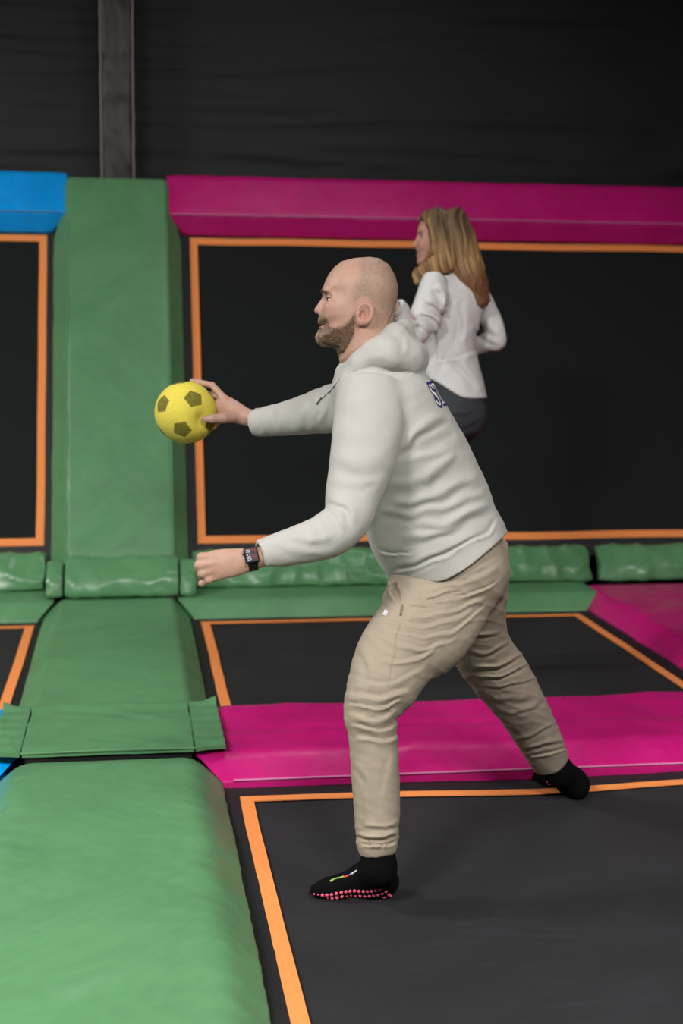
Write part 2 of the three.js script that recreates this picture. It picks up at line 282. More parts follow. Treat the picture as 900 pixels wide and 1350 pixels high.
// bolsters sitting in the angle between the aprons and the leaning wall
const bol = (f = 0) => [[-8.0, 0.102], [-8.09, 0.3], [-8.04 + f, 0.295], [-7.96 + f, 0.2], [-7.93 + f, 0.102]];
const crumple = (s, a = 0.013) => (x, z, y) => a * Math.pow(1 - Math.abs(N3(x * 5 + s + y * 6, y * 4 - x * 2.2, s)), 5) - 0.3 * a;
function bolster(label, x0, x1, f, s) { return pad('bolster', label, padGeom(x0, x1, bol(f), { r: 0.035, step: 0.02, amp: 0.008, fr: 5, sd: s, disp: crumple(s), end0: (z, y) => 0.02 * (0.5 + N3(y * 9, z * 9, s)), end1: (z, y) => 0.02 * (0.5 + N3(y * 9, z * 9, s + 3)) }), M.greenGloss, 'green bolsters at the foot of the wall'); }
bolster('crumpled green bolster at the wall foot right of the green wall pad, behind the man', 0.34, 2.68, 0, 2);
bolster('short green bolster at the wall foot beside the gap, above the far pink floor pad', 2.72, 3.38, 0.02, 5);
bolster('green bolster at the wall foot above the far pink floor pad, at its outer end', 3.41, 4.3, 0.02, 8);
bolster('crumpled green bolster at the wall foot below the blue wall pad', -3.1, -0.47, 0, 11);
{
  const t = thing('bolster', 'green bolster below the tall green wall pad at the head of the aisle', 'pad', 'green bolsters at the foot of the wall');
  const pr = [[-7.95, 0.102], [-7.93, 0.2], [-7.9, 0.3], [-7.83, 0.31], [-7.72, 0.22], [-7.69, 0.102]];
  part('cover', padGeom(-0.36, 0.25, pr, { r: 0.04, step: 0.02, amp: 0.006, fr: 5, sd: 15, disp: crumple(15, 0.01) }), M.greenGloss, t);
  for (const [a, b] of [[-0.46, -0.375], [0.262, 0.345]]) part('end_flap', padGeom(a, b, pr.map(([z, y]) => [z - 0.01, y > 0.2 ? y - 0.02 : y]), { r: 0.03, step: 0.012, amp: 0.008, fr: 9, sd: a, disp: crumple(21, 0.012) }), M.greenGloss, t);
}
// tall green pad over the wall post, chamfered sides
{
  const t = thing('wall_pad', 'tall green vinyl pad covering the post between the two wall trampolines', 'pad');
  const W = 0.29, c = -0.064;
  const toWall = g => { g.rotateZ(Math.PI / 2); return g; };         // local +x -> +y
  const prof = [[0.0, 0.386], [0.02, 0.386], [0.14, 0.295], [0.14, -0.295], [0.02, -0.386], [0.0, -0.386]];
  const g = padGeom(-0.165, 2.3, prof, { r: [0.01, 0.01, 0.02, 0.02, 0.01, 0.01], amp: 0.005, fr: 2, sd: 9, disp: (x, z, y) => 0.003 * Math.pow(1 - Math.abs(N3(x * 4, y * 2, 3)), 6), end1: (z, y) => Math.abs(y) > 0.31 ? 0.32 * sst(0.31, 0.386, Math.abs(y)) : 0 });
  toWall(g); g.translate(c, 0, 0); part('cover', onWall(g), M.green, t);
  for (const s of [1, -1]) { const q = tube([[c + s * 0.297, -0.15, 0.141], [c + s * 0.299, 1, 0.142], [c + s * 0.297, 2.0, 0.141]], 0.003, 60, false, 5); part('seam', onWall(q), M.seamGreen, t); }
}
// pads over the top edge of the wall trampolines
function topPad(label, x0, x1, mat, seamMat, e0, e1, sd) {
  const prof = [[-0.08, 1.99], [-0.08, 2.36], [0.1, 2.36], [0.12, 2.33], [0.12, 2.066], [0.02, 1.985]];
  return pad('wall_pad', label, padGeom(x0, x1, prof, { r: [0.01, 0.01, 0.02, 0.02, 0.016, 0.01], amp: 0.004, fr: 3, sd, disp: (x, z, y) => y < 2.06 ? 0.006 * Math.pow(1 - Math.abs(N3(x * 6 + y * 9, y * 3, sd)), 5) : 0, end0: e0, end1: e1 }), mat, null,
    [[[x0 + 0.03, 2.066, 0.1225], [(x0 + x1) / 2, 2.068, 0.1225], [x1 - 0.03, 2.066, 0.1225]]], seamMat, onWall);
}
const chamf = (z, y) => y < 2.066 ? (2.066 - y) * 1.1 : 0;
topPad('long magenta vinyl pad along the top of the wide wall trampoline', 0.24, 4.6, M.pink, M.seamPink, chamf, null, 3);
topPad('blue vinyl pad along the top of the wall trampoline beside the green pad', -3.8, -0.372, M.blue, M.seamBlue, null, chamf, 7);
{ // black padded upright above the green wall pad
  const t = thing('padded_post', 'glossy black padded upright post above the green wall pad', 'post', null, [-0.061, -0.85, -9.42]);
  const prof = [[-0.09, 0.095], [0.07, 0.098], [0.085, 0.085], [0.085, -0.085], [0.07, -0.098], [-0.09, -0.095]];
  const g = padGeom(0, CEIL + 0.9, prof, { r: 0.012, amp: 0.006, fr: 4, sd: 4, disp: (x, z, y) => 0.006 * Math.pow(1 - Math.abs(N3(x * 3 + y * 6, y * 8 - x * 2, 1)), 5) });
  g.rotateZ(Math.PI / 2); part('cover', g, M.blackVinyl, t);
  for (const s of [1, -1]) { const pts = []; for (let y = 3.2; y < CEIL + 0.8; y += 0.05) pts.push([s * 0.1 + 0.004 * N3(y * 9, s, 2), y, 0.086]); part('seam', tube(pts, 0.0065, 200, false, 5), M.seamBlack, t); }
}
// ---------------------------------------------------------------- distance fields and their meshes
const sub3 = (a, b) => [a[0] - b[0], a[1] - b[1], a[2] - b[2]], add3 = (a, b, s = 1) => [a[0] + b[0] * s, a[1] + b[1] * s, a[2] + b[2] * s];
const dot3 = (a, b) => a[0] * b[0] + a[1] * b[1] + a[2] * b[2], len3 = a => Math.hypot(a[0], a[1], a[2]);
const nrm = a => { const l = len3(a) || 1; return [a[0] / l, a[1] / l, a[2] / l]; };
const cross3 = (a, b) => [a[1] * b[2] - a[2] * b[1], a[2] * b[0] - a[0] * b[2], a[0] * b[1] - a[1] * b[0]];
const smin = (a, b, k) => { const h = Math.max(k - Math.abs(a - b), 0) / k; return Math.min(a, b) - h * h * k * 0.25; };
const smax = (a, b, k) => -smin(-a, -b, k);
function cap(p, a, b, ra, rb) {
  const bx = b[0] - a[0], by = b[1] - a[1], bz = b[2] - a[2], px = p[0] - a[0], py = p[1] - a[1], pz = p[2] - a[2];
  const h = clamp((px * bx + py * by + pz * bz) / (bx * bx + by * by + bz * bz + 1e-12), 0, 1);
  return Math.hypot(px - bx * h, py - by * h, pz - bz * h) - (ra + (rb - ra) * h);
}
function ellip(x, y, z, rx, ry, rz) {
  const k0 = Math.hypot(x / rx, y / ry, z / rz), k1 = Math.hypot(x / (rx * rx), y / (ry * ry), z / (rz * rz));
  return k1 < 1e-9 ? -Math.min(rx, ry, rz) : k0 * (k0 - 1) / k1;
}
function chain(pts, rs, k) { return p => { let d = 1e9; for (let i = 0; i + 1 < pts.length; i++) d = smin(d, cap(p, pts[i], pts[i + 1], rs[i], rs[i + 1]), k); return d; }; }
// a soft tube through stations [centre, half-thickness across the view, half-width along the view]
function loft(st, { n = 10, W = F_, flat0 = false, flat1 = false } = {}) {
  const c = [], cr = (a, b, cc, d, t) => 0.5 * (2 * b + (cc - a) * t + (2 * a - 5 * b + 4 * cc - d) * t * t + (3 * b - a - 3 * cc + d) * t * t * t);
  const g = i => st[clamp(i, 0, st.length - 1)];
  for (let i = 0; i + 1 < st.length; i++) for (let k = 0; k < n; k++) {
    const t = k / n, A = g(i - 1), B = g(i), C = g(i + 1), D = g(i + 2), q = [0, 1, 2].map(m => cr(A[0][m], B[0][m], C[0][m], D[0][m], t));
    c.push([q, cr(A[1], B[1], C[1], D[1], t), cr(A[2], B[2], C[2], D[2], t)]);
  }
  c.push(st[st.length - 1]);
  const L = c.length, T = c.map((_, i) => nrm(sub3(c[Math.min(i + 1, L - 1)][0], c[Math.max(i - 1, 0)][0])));
  return p => {
    let best = 1e18, bi = 0, bt = 0;
    for (let i = 0; i + 1 < L; i++) {
      const a = c[i][0], b = c[i + 1][0], bx = b[0] - a[0], by = b[1] - a[1], bz = b[2] - a[2], px = p[0] - a[0], py = p[1] - a[1], pz = p[2] - a[2];
      let h = (px * bx + py * by + pz * bz) / (bx * bx + by * by + bz * bz); h = h < 0 ? 0 : h > 1 ? 1 : h;
      const dx = px - bx * h, dy = py - by * h, dz = pz - bz * h, d = dx * dx + dy * dy + dz * dz;
      if (d < best) { best = d; bi = i; bt = h; }
    }
    const A = c[bi], B = c[bi + 1], t0 = T[bi], t1 = T[bi + 1], t = nrm([mix(t0[0], t1[0], bt), mix(t0[1], t1[1], bt), mix(t0[2], t1[2], bt)]);
    const q = [p[0] - mix(A[0][0], B[0][0], bt), p[1] - mix(A[0][1], B[0][1], bt), p[2] - mix(A[0][2], B[0][2], bt)];
    const ax = dot3(q, t); q[0] -= t[0] * ax; q[1] -= t[1] * ax; q[2] -= t[2] * ax;
    const wd = dot3(W, t), w = nrm([W[0] - t[0] * wd, W[1] - t[1] * wd, W[2] - t[2] * wd]), qw = dot3(q, w), ql2 = dot3(q, q), qu = Math.sqrt(Math.max(0, ql2 - qw * qw));
    const a = mix(A[1], B[1], bt), b = mix(A[2], B[2], bt), k = Math.hypot(qu / a, qw / b);
    let d = k < 1e-4 ? -Math.min(a, b) : Math.sqrt(ql2) * (1 - 1 / k);
    const past = (bi === 0 && bt === 0) ? -ax : (bi === L - 2 && bt === 1) ? ax : -1;
    if (past > 0) { const fl = bi === 0 ? flat0 : flat1; d = fl ? Math.max(d, past) : Math.hypot(Math.max(d, 0), past) + Math.min(d, 0) * (d < 0 ? Math.max(0, 1 - past / 0.05) : 0); if (!fl && d < past - 0.03) d = past - 0.03; }
    return d;
  };
}
// station from the two edges seen in the photograph
function st(lx, ly, rx, ry, dep, b) { const a = Math.hypot(rx - lx, ry - ly) / 2 * dep / FPX; return [P((lx + rx) / 2, (ly + ry) / 2, dep), a, b === undefined ? a : b < 0 ? -b * a : b]; }
// cloth folds: polylines in photo pixels, [points, width px, height m]; they act on the side facing away from depth limit
const _o = [0, 0, 0];
function folds(list, maxDep) {
  const L = list.map(([raw, w, a], fi) => { let pts = raw; for (let r = 0; r < 2; r++) { const o = [pts[0]]; for (let i = 0; i + 1 < pts.length; i++) { const [ax, ay] = pts[i], [bx, by] = pts[i + 1]; o.push([ax * 0.75 + bx * 0.25, ay * 0.75 + by * 0.25], [ax * 0.25 + bx * 0.75, ay * 0.25 + by * 0.75]); } o.push(pts[pts.length - 1]); pts = o; } const hsh = Math.abs(Math.sin(fi * 12.9898 + raw[0][0]) * 43758.5453) % 1; w *= 0.75 + 0.6 * hsh; a *= 0.55 + 0.75 * ((hsh * 7.3) % 1); let x0 = 1e9, x1 = -1e9, y0 = 1e9, y1 = -1e9, tl = 0; const cum = [0]; pts.forEach(([x, y], i) => { x0 = Math.min(x0, x); x1 = Math.max(x1, x); y0 = Math.min(y0, y); y1 = Math.max(y1, y); if (i) { tl += Math.hypot(x - pts[i - 1][0], y - pts[i - 1][1]); cum.push(tl); } }); const m = w * 2.6; return { pts, w, a, cum, tl, b: [x0 - m, x1 + m, y0 - m, y1 + m] }; });
  return p => {
    proj(p, _o); if (_o[2] > maxDep) return 0; const X = _o[0] + 5 * N3(_o[0] * 0.03, _o[1] * 0.035, 1.7), Y = _o[1] + 6 * N3(_o[0] * 0.03, _o[1] * 0.035, 9.1); const g = sst(maxDep, maxDep - 0.05, _o[2]);
    let s = 0;
    for (const f of L) {
      if (X < f.b[0] || X > f.b[1] || Y < f.b[2] || Y > f.b[3]) continue;
      let bd = 1e9, bs = 0, sgn = 1;
      for (let i = 0; i + 1 < f.pts.length; i++) { const [ax, ay] = f.pts[i], [cx, cy] = f.pts[i + 1], ux = cx - ax, uy = cy - ay, l2 = ux * ux + uy * uy, h = clamp(((X - ax) * ux + (Y - ay) * uy) / l2, 0, 1), dx = X - ax - ux * h, dy = Y - ay - uy * h, d = Math.hypot(dx, dy); if (d < bd) { bd = d; bs = f.cum[i] + h * Math.sqrt(l2); sgn = ux * dy - uy * dx > 0 ? 1 : -1; } }
      const q = bs / f.tl, tp = Math.sqrt(Math.max(0, Math.min(1, Math.min(q, 1 - q) * 4))), x = sgn * bd / f.w;
      s += f.a * tp * (Math.exp(-x * x) - 0.75 * Math.exp(-(x - 1.35) * (x - 1.35) * 1.3));   // crest with a valley on one side
    }
    return s * g;
  };
}
// surface nets over a grid; blocks far from the surface are skipped
function meshSDF(f, lo, hi, h, { color, uvs = 1, slack = 0.55, smooth = 1 } = {}) {
  const n = [0, 1, 2].map(i => Math.ceil((hi[i] - lo[i]) / h / 4) * 4 + 1), [nx, ny, nz] = n, S = new Float32Array(nx * ny * nz).fill(NaN), id = (i, j, k) => (k * ny + j) * nx + i;
  const act = [], half = h * 2 * Math.sqrt(3) + h, q = [0, 0, 0];
  for (let k = 0; k < nz - 1; k += 4) for (let j = 0; j < ny - 1; j += 4) for (let i = 0; i < nx - 1; i += 4) {
    q[0] = lo[0] + (i + 2) * h; q[1] = lo[1] + (j + 2) * h; q[2] = lo[2] + (k + 2) * h;
    if (Math.abs(f(q)) * slack < half) act.push([i, j, k]);
  }
  for (const [a, b, c] of act) for (let k = c; k <= c + 4; k++) for (let j = b; j <= b + 4; j++) for (let i = a; i <= a + 4; i++) { const m = id(i, j, k); if (S[m] !== S[m]) { q[0] = lo[0] + i * h; q[1] = lo[1] + j * h; q[2] = lo[2] + k * h; S[m] = f(q); } }
  const vid = new Map(), pos = [], idx = [], cells = [];
  const cv = new Float32Array(8);
  for (const [a, b, c] of act) for (let k = c; k < c + 4; k++) for (let j = b; j < b + 4; j++) for (let i = a; i < a + 4; i++) {
    if (i >= nx - 1 || j >= ny - 1 || k >= nz - 1) continue;
    let m = 0; for (let e = 0; e < 8; e++) { cv[e] = S[id(i + (e & 1), j + (e >> 1 & 1), k + (e >> 2))]; if (cv[e] < 0) m |= 1 << e; }
    if (m === 0 || m === 255) continue;
    let x = 0, y = 0, z = 0, cnt = 0;
    for (let e = 0; e < 8; e++) for (const bit of [1, 2, 4]) { if (e & bit) continue; const g = e | bit, va = cv[e], vb = cv[g]; if ((va < 0) === (vb < 0)) continue; const t = va / (va - vb); x += (e & 1) + (bit === 1 ? t : 0); y += (e >> 1 & 1) + (bit === 2 ? t : 0); z += (e >> 2) + (bit === 4 ? t : 0); cnt++; }
    vid.set(id(i, j, k), pos.length / 3); cells.push(i, j, k); pos.push(lo[0] + (i + x / cnt) * h, lo[1] + (j + y / cnt) * h, lo[2] + (k + z / cnt) * h);
  }
  for (let c = 0; c < cells.length; c += 3) {
    const i = cells[c], j = cells[c + 1], k = cells[c + 2], s0 = S[id(i, j, k)] < 0;
    const quad = (a, b, cc, d, flip) => { if (a === undefined || b === undefined || cc === undefined || d === undefined) return; flip ? idx.push(a, cc, b, a, d, cc) : idx.push(a, b, cc, a, cc, d); };
    const V = (x, y, z) => vid.get(id(x, y, z));
    if (j > 0 && k > 0 && (S[id(i + 1, j, k)] < 0) !== s0) quad(V(i, j - 1, k - 1), V(i, j, k - 1), V(i, j, k), V(i, j - 1, k), !s0);
    if (i > 0 && k > 0 && (S[id(i, j + 1, k)] < 0) !== s0) quad(V(i - 1, j, k - 1), V(i - 1, j, k), V(i, j, k), V(i, j, k - 1), !s0);
    if (i > 0 && j > 0 && (S[id(i, j, k + 1)] < 0) !== s0) quad(V(i - 1, j - 1, k), V(i, j - 1, k), V(i, j, k), V(i - 1, j, k), !s0);
  }
  const g = new THREE.BufferGeometry(); g.setAttribute('position', new THREE.Float32BufferAttribute(pos, 3)); g.setIndex(idx); g.computeVertexNormals();
  const uv = [], col = [];
  for (let i = 0; i < pos.length; i += 3) { uv.push((pos[i] * 0.9 + pos[i + 2] * 0.6) * uvs, pos[i + 1] * uvs); if (color) { const cc = color([pos[i], pos[i + 1], pos[i + 2]]); col.push(cc[0], cc[1], cc[2]); } }
  g.setAttribute('uv', new THREE.Float32BufferAttribute(uv, 2)); if (color) g.setAttribute('color', new THREE.Float32BufferAttribute(col, 3));
  return g;
}
function bounds(pts, m) { const lo = [1e9, 1e9, 1e9], hi = [-1e9, -1e9, -1e9]; for (const p of pts) for (let i = 0; i < 3; i++) { lo[i] = Math.min(lo[i], p[i] - m); hi[i] = Math.max(hi[i], p[i] + m); } return [lo, hi]; }
// slide a point along a direction onto a surface
function drop(f, p, d, lift = 0, n = 60) {
  let q = p.slice(), best = 1e9, bq = q;
  for (let i = 0; i < n; i++) { const v = f(q) - lift; if (Math.abs(v) < best) { best = Math.abs(v); bq = q; } if (best < 2e-4 || v > 1) break; q = add3(q, d, v * 0.8); }
  for (let i = 0; i < 30 && best > 3e-4; i++) {                      // a ray that misses ends on the nearest surface
    const e = 1e-3, v = f(bq) - lift, g = nrm([0, 1, 2].map(k => { const a = bq.slice(), b = bq.slice(); a[k] += e; b[k] -= e; return f(a) - f(b); })); bq = add3(bq, g, -v * 0.8); best = Math.abs(v);
  }
  return bq;
}
const boxPx = (x0, x1, y0, y1, z0, z1) => { const o = []; for (const x of [x0, x1]) for (const y of [y0, y1]) for (const z of [z0, z1]) o.push(P(x, y, z)); return o; };
const dropPx = (f, px, py, dep, lift) => { const p = P(px, py, dep); return drop(f, p, nrm(sub3(p, [0, EYE, 0])), lift, 80); };
const corners = (fn, x0, x1, y0, y1, z0, z1) => { const o = []; for (const x of [x0, x1]) for (const y of [y0, y1]) for (const z of [z0, z1]) o.push(fn(x, y, z)); return o; };
function polySD(poly, x, y) { // 2-D signed distance, negative inside
  let d = 1e9, s = 1; const n = poly.length;
  for (let i = 0, j = n - 1; i < n; j = i++) {
    const a = poly[i], b = poly[j], ex = b[0] - a[0], ey = b[1] - a[1], wx = x - a[0], wy = y - a[1], t = clamp((wx * ex + wy * ey) / (ex * ex + ey * ey), 0, 1), dx = wx - ex * t, dy = wy - ey * t;
    d = Math.min(d, dx * dx + dy * dy); const c1 = y >= a[1], c2 = y < b[1], c3 = ex * wy > ey * wx; if ((c1 && c2 && c3) || (!c1 && !c2 && !c3)) s = -s;
  }
  return s * Math.sqrt(d);
}
const cloth = (hex, bump, tex, extra = {}) => new THREE.MeshPhysicalMaterial({ color: hex, roughness: 0.92, bumpMap: tex, bumpScale: bump, ...extra });
M.hoodie = cloth(0xb8b5af, 0.0007, texFleece, { sheen: 0.25, sheenRoughness: 0.8, sheenColor: new THREE.Color(0xffffff) });
M.chino = cloth(0xa29583, 0.0004, texTwill);
M.sock = cloth(0x070708, 0.0006, texFleece, { specularIntensity: 0.25 });
M.blouse = cloth(0xe2dfdc, 0.0003, texTwill);
M.slacks = cloth(0x3a3d42, 0.0003, texTwill);
M.skin = new THREE.MeshPhysicalMaterial({ vertexColors: true, roughness: 0.5, bumpMap: texFleece, bumpScale: 0.0002, specularIntensity: 0.6 });
M.hair = new THREE.MeshPhysicalMaterial({ vertexColors: true, roughness: 0.55 });
// ---------------------------------------------------------------- the man with the ball
const skinC = lin(0xba9784), skinPink = lin(0xb28072), lipC = lin(0xa06a60), stubC = lin(0x97826f), stubD = lin(0x7b6757);
{
  const man = thing('person', 'bald bearded man in cream hoodie and beige trousers holding a yellow ball', 'person', null);
  // ---- head, in its own frame: hx towards the nose, hy up, hz to his left
  const HC = P(470, 398, 4.03), hs = 1875 / 4.03;
  const toHead = p => { const d = sub3(p, HC); return [-dot3(d, R_), dot3(d, U_), -dot3(d, F_)]; };
  const fromHead = (x, y, z) => add3(add3(add3(HC, R_, -x), U_, y), F_, -z);
  const hp = (px, py) => [(470 - px) / hs, (398 - py) / hs];
  const prof = [[487, 339], [468, 340.5], [451, 344.5], [440, 353], [433, 362], [428.5, 371], [425.5, 380], [426, 385], [428.5, 391], [428, 398], [425.5, 406], [422.5, 413.5], [420.6, 419], [420.6, 424.5], [422.6, 428], [424, 429.6], [422.2, 432], [422.6, 435.5], [421.5, 439], [419.5, 444], [421, 449.5], [427, 453.5], [437, 455.5], [447, 458], [449, 476], [470, 486], [505, 482], [509, 440], [511, 425], [518.5, 411], [523.5, 396], [525, 379], [521, 364], [513, 349.5], [500.5, 341]].map(([a, b]) => hp(a, b));
  const earPt = hp(480, 419);
  const headSDF = p => {
    const [x, y, z0] = toHead(p), z = Math.abs(z0);
    const din = -polySD(prof, x, y);
    const Wd = mix(0.066, 0.081, sst(-0.11, 0.03, y)) * mix(1, 0.93, sst(0.03, 0.1, x)) * mix(0.93, 1, sst(0.14, 0.06, y)), R = 0.088;
    let d;
    const e = 1 - clamp(din, -0.2, R) / R, k = Math.hypot(z / Wd, e);
    d = (k - 1) * Math.min(Wd, R) * 0.85;
    if (din < 0) d = Math.max(d, Math.hypot(Math.max(-din, 0), Math.max(z - 0.01, 0)) * 0.9);
    // cheek, brow, eye socket
    d = smin(d, ellip(x - 0.058, y + 0.022, z - 0.041, 0.03, 0.026, 0.022), 0.03);
    d = smin(d, ellip(x - 0.083, y - 0.027, z - 0.026, 0.014, 0.0085, 0.026), 0.016);
    d = smax(d, -ellip(x - 0.098, y - 0.001, z - 0.046, 0.03, 0.0125, 0.021), 0.01);
    // lids around the eyeball
    const ed = Math.hypot(x - 0.0705, y - 0.002, z - 0.0335);
    const slit = Math.hypot((y - 0.0008) / 0.0046, (z - 0.036) / 0.0115) - 1;
    const lid = Math.max(ed - 0.0152, -Math.max(0, 1) * (slit * 0.004 + 0.0));
    d = smin(d, Math.max(lid, -(slit * 0.0042)), 0.004);
    // nose
    let nz = cap([x, y, z], [0.0885, 0.012, 0], [0.1105, -0.024, 0], 0.0075, 0.0098);
    nz = smin(nz, cap([x, y, z], [0.1, -0.031, 0.0115], [0.094, -0.031, 0.0145], 0.0075, 0.0065), 0.008);
    nz = Math.max(nz, -ellip(x - 0.102, y + 0.0405, z - 0.0085, 0.007, 0.005, 0.0042));
    d = smin(d, nz, 0.011);
    // lips
    d = smin(d, ellip(x - 0.0985, y + 0.0605, z, 0.0085, 0.0052, 0.024), 0.005);
    d = smin(d, ellip(x - 0.0975, y + 0.0735, z, 0.0088, 0.0056, 0.021), 0.005);
    d = smax(d, -ellip(x - 0.101, y + 0.0675, z, 0.012, 0.0016, 0.026), 0.004);
    // ears: a tilted dish with rim, bowl and lobe
    { const ex = x - earPt[0], ey = y - earPt[1], a = -0.22, u = ex * Math.cos(a) - ey * Math.sin(a), v = ex * Math.sin(a) + ey * Math.cos(a), zz = z - 0.081 - Math.max(0, -u) * 0.35;
      const rim = Math.hypot(u / 0.0235, v / 0.0315);
      let er = ellip(u, v - 0.001, zz, 0.026, 0.0335, 0.0115);
      er = smax(er, -ellip(u - 0.001, v - 0.002, zz - 0.0115, 0.0195, 0.0265, 0.0125), 0.003);
      er = smin(er, Math.hypot(ellip(u + 0.004, v - 0.004, zz - 0.0025, 0.012, 0.019, 0.004), 0) - 0.0, 0.004);
      er = smax(er, -ellip(u - 0.006, v + 0.003, zz - 0.005, 0.008, 0.012, 0.013), 0.003);
      er = smin(er, ellip(u - 0.0165, v + 0.004, zz + 0.0005, 0.0045, 0.009, 0.008), 0.004);
      er = smin(er, ellip(u - 0.008, v + 0.026, zz + 0.003, 0.0105, 0.01, 0.008), 0.007);
      d = smin(d, er, 0.006); }
    return d;
  };
  const neckA = P(488, 425, 4.04), neckB = P(502, 500, 4.08);
  const neckSDF = p => Math.min(smin(cap(p, neckA, neckB, 0.062, 0.068), cap(p, P(468, 440, 4.04), P(480, 492, 4.06), 0.042, 0.055), 0.03), 9);
  const hn = p => smin(headSDF(p), neckSDF(p), 0.03);
  const hairLine = [[474, 333], [472, 352], [475, 366], [469, 380], [464, 392], [466, 403], [470, 408], [482, 402], [494, 406], [497, 420], [494, 440], [530, 445], [535, 333]].map(([a, b]) => hp(a, b));
  const beardPoly = [[466, 420], [467.5, 434], [466, 447], [452, 468], [444, 468], [438, 459], [424, 458], [412, 450], [412, 437], [419, 433], [424, 434.5], [427, 431], [424, 427.5], [418, 426], [417, 418.5], [424, 418], [431, 424], [434, 432], [441, 435], [452, 434], [459, 428]].map(([a, b]) => hp(a, b));
  const bc1 = lin(0x765a45), bc2 = lin(0xa98a6e), bc3 = lin(0x4c392c);
  const headColor = p => {
    const [x, y, z0] = toHead(p), z = Math.abs(z0), nn = fbm(x * 60, y * 60, z0 * 60, 3);
    let c = mixc(skinC, skinPink, clamp(0.2 + 0.5 * nn, 0, 0.5));
    const ed = Math.hypot((x - earPt[0]) / 0.03, (y - earPt[1]) / 0.04, (z - 0.085) / 0.02);
    c = mixc(c, skinPink, 0.7 * sst(1.5, 0.8, ed));
    c = mixc(c, skinPink, 0.55 * sst(0.03, 0.01, Math.hypot(x - 0.115, y + 0.025, z)) + 0.25 * sst(0.035, 0.012, Math.hypot(x - 0.072, y + 0.026, z - 0.055)));
    const lip = Math.min(Math.hypot((x - 0.103) / 0.016, (y + 0.0605) / 0.006, z / 0.024), Math.hypot((x - 0.103) / 0.016, (y + 0.0738) / 0.0065, z / 0.021));
    c = mixc(c, lipC, sst(1.15, 0.85, lip));
    const hd = polySD(hairLine, x, y) + 0.012 * nn + 0.008 * fbm(x * 20, y * 20, 5);
    if (ed > 1.25) c = mixc(c, N3(x * 900, y * 900, z0 * 900) > 0.1 ? stubD : stubC, 0.72 * sst(0.012, -0.014, hd) * (0.8 + 0.5 * fbm(x * 25 + 3, y * 25, z0 * 25)));
    c = mixc(c, bc1, 0.6 * sst(0.006, -0.003, polySD(beardPoly, x, y) + 0.004 * nn));
    return c;
  };
  // ---- hands
  const hand = (palm, fingers, k = 0.008) => p => { let d = palm(p); for (const f of fingers) { let e = 1e9; for (let i = 0; i + 1 < f[0].length; i++) e = smin(e, cap(p, f[0][i], f[0][i + 1], f[1][i], f[1][i + 1]), 0.004); d = smin(d, e, k); } return d; };
  // left hand: back of the hand to the camera, fingers curled away in a loose fist
  const D = 3.74;
  const lPalm = loft([[P(352, 733, D + 0.005), 0.027, 0.021], [P(334, 736.5, D), 0.0285, 0.02], [P(312, 741, D - 0.004), 0.036, 0.0185], [P(290, 744, D - 0.003), 0.0395, 0.0165], [P(280, 745, D + 0.004), 0.0365, 0.014]], { n: 6 });
  const lF = [
    [[P(289, 733, D), P(265.5, 735, D + 0.004), P(264, 741, D + 0.04), P(283, 742, D + 0.05)], [0.0135, 0.0128, 0.011, 0.009]],
    [[P(286, 741.5, D - 0.003), P(262.5, 745.5, D), P(262, 750, D + 0.042), P(283, 750, D + 0.052)], [0.0138, 0.0132, 0.0112, 0.009]],
    [[P(287, 749.5, D - 0.001), P(266.5, 756, D + 0.002), P(266, 759, D + 0.04), P(285, 757, D + 0.05)], [0.0134, 0.0126, 0.0106, 0.0088]],
    [[P(292, 757, D + 0.003), P(275, 764, D + 0.005), P(266, 769, D + 0.018), P(266, 768, D + 0.035)], [0.0122, 0.0108, 0.0088, 0.0076]],
    [[P(318, 733, D + 0.012), P(298, 732, D + 0.035), P(280, 738, D + 0.056), P(268, 744, D + 0.06)], [0.015, 0.0125, 0.0105, 0.009]],
  ];
  const lHand = hand(lPalm, lF, 0.007);
  // right hand: closed on the ball from behind
  const BD = 4.58, BC = P(245, 544, BD), BR = 0.1002;
  const dirB = (x, y, z) => nrm(add3(add3([R_[0] * x, R_[1] * x, R_[2] * x], U_, y), F_, z));
  const bp = (al, be, r) => { const a = rad(al), b = rad(be); return add3(BC, dirB(Math.cos(a), Math.sin(a) * Math.cos(b), Math.sin(a) * Math.sin(b)), r); };
  const rPalm = loft([[P(345, 553, BD - 0.04), 0.026, 0.021], [P(326, 550, BD - 0.03), 0.0275, 0.022], [P(311, 544, BD - 0.015), 0.034, 0.025], [P(297, 537, BD + 0.005), 0.037, 0.03], [P(290, 531, BD + 0.015), 0.03, 0.03]], { n: 6 });
  const rF = [
    [[P(296, 526, BD - 0.005), bp(47, 6, 0.122), bp(66, 8, 0.108), bp(80, 10, 0.107)], [0.0128, 0.0108, 0.0095, 0.0085]],
    [[P(296, 529, BD + 0.02), bp(46, 46, 0.122), bp(70, 48, 0.109), bp(90, 50, 0.107)], [0.0128, 0.011, 0.0096, 0.0086]],
    [[P(298, 535, BD + 0.035), bp(48, 82, 0.12), bp(72, 80, 0.108), bp(90, 78, 0.107)], [0.0122, 0.0105, 0.0092, 0.0082]],
    [[P(300, 542, BD + 0.035), bp(46, 118, 0.119), bp(66, 114, 0.107), bp(80, 112, 0.105)], [0.0112, 0.0095, 0.0082, 0.0074]],
    [[P(313, 549, BD - 0.03), P(294, 551, BD - 0.07), P(280, 552, BD - 0.085), P(270, 552.5, BD - 0.083)], [0.019, 0.0165, 0.0135, 0.011]],
  ];
  const rHand = hand(rPalm, rF, 0.009);
  const handColor = p => { const nn = fbm(p[0] * 45, p[1] * 45, p[2] * 45); return mixc(skinC, skinPink, clamp(0.28 + 0.6 * nn, 0, 0.7)); };
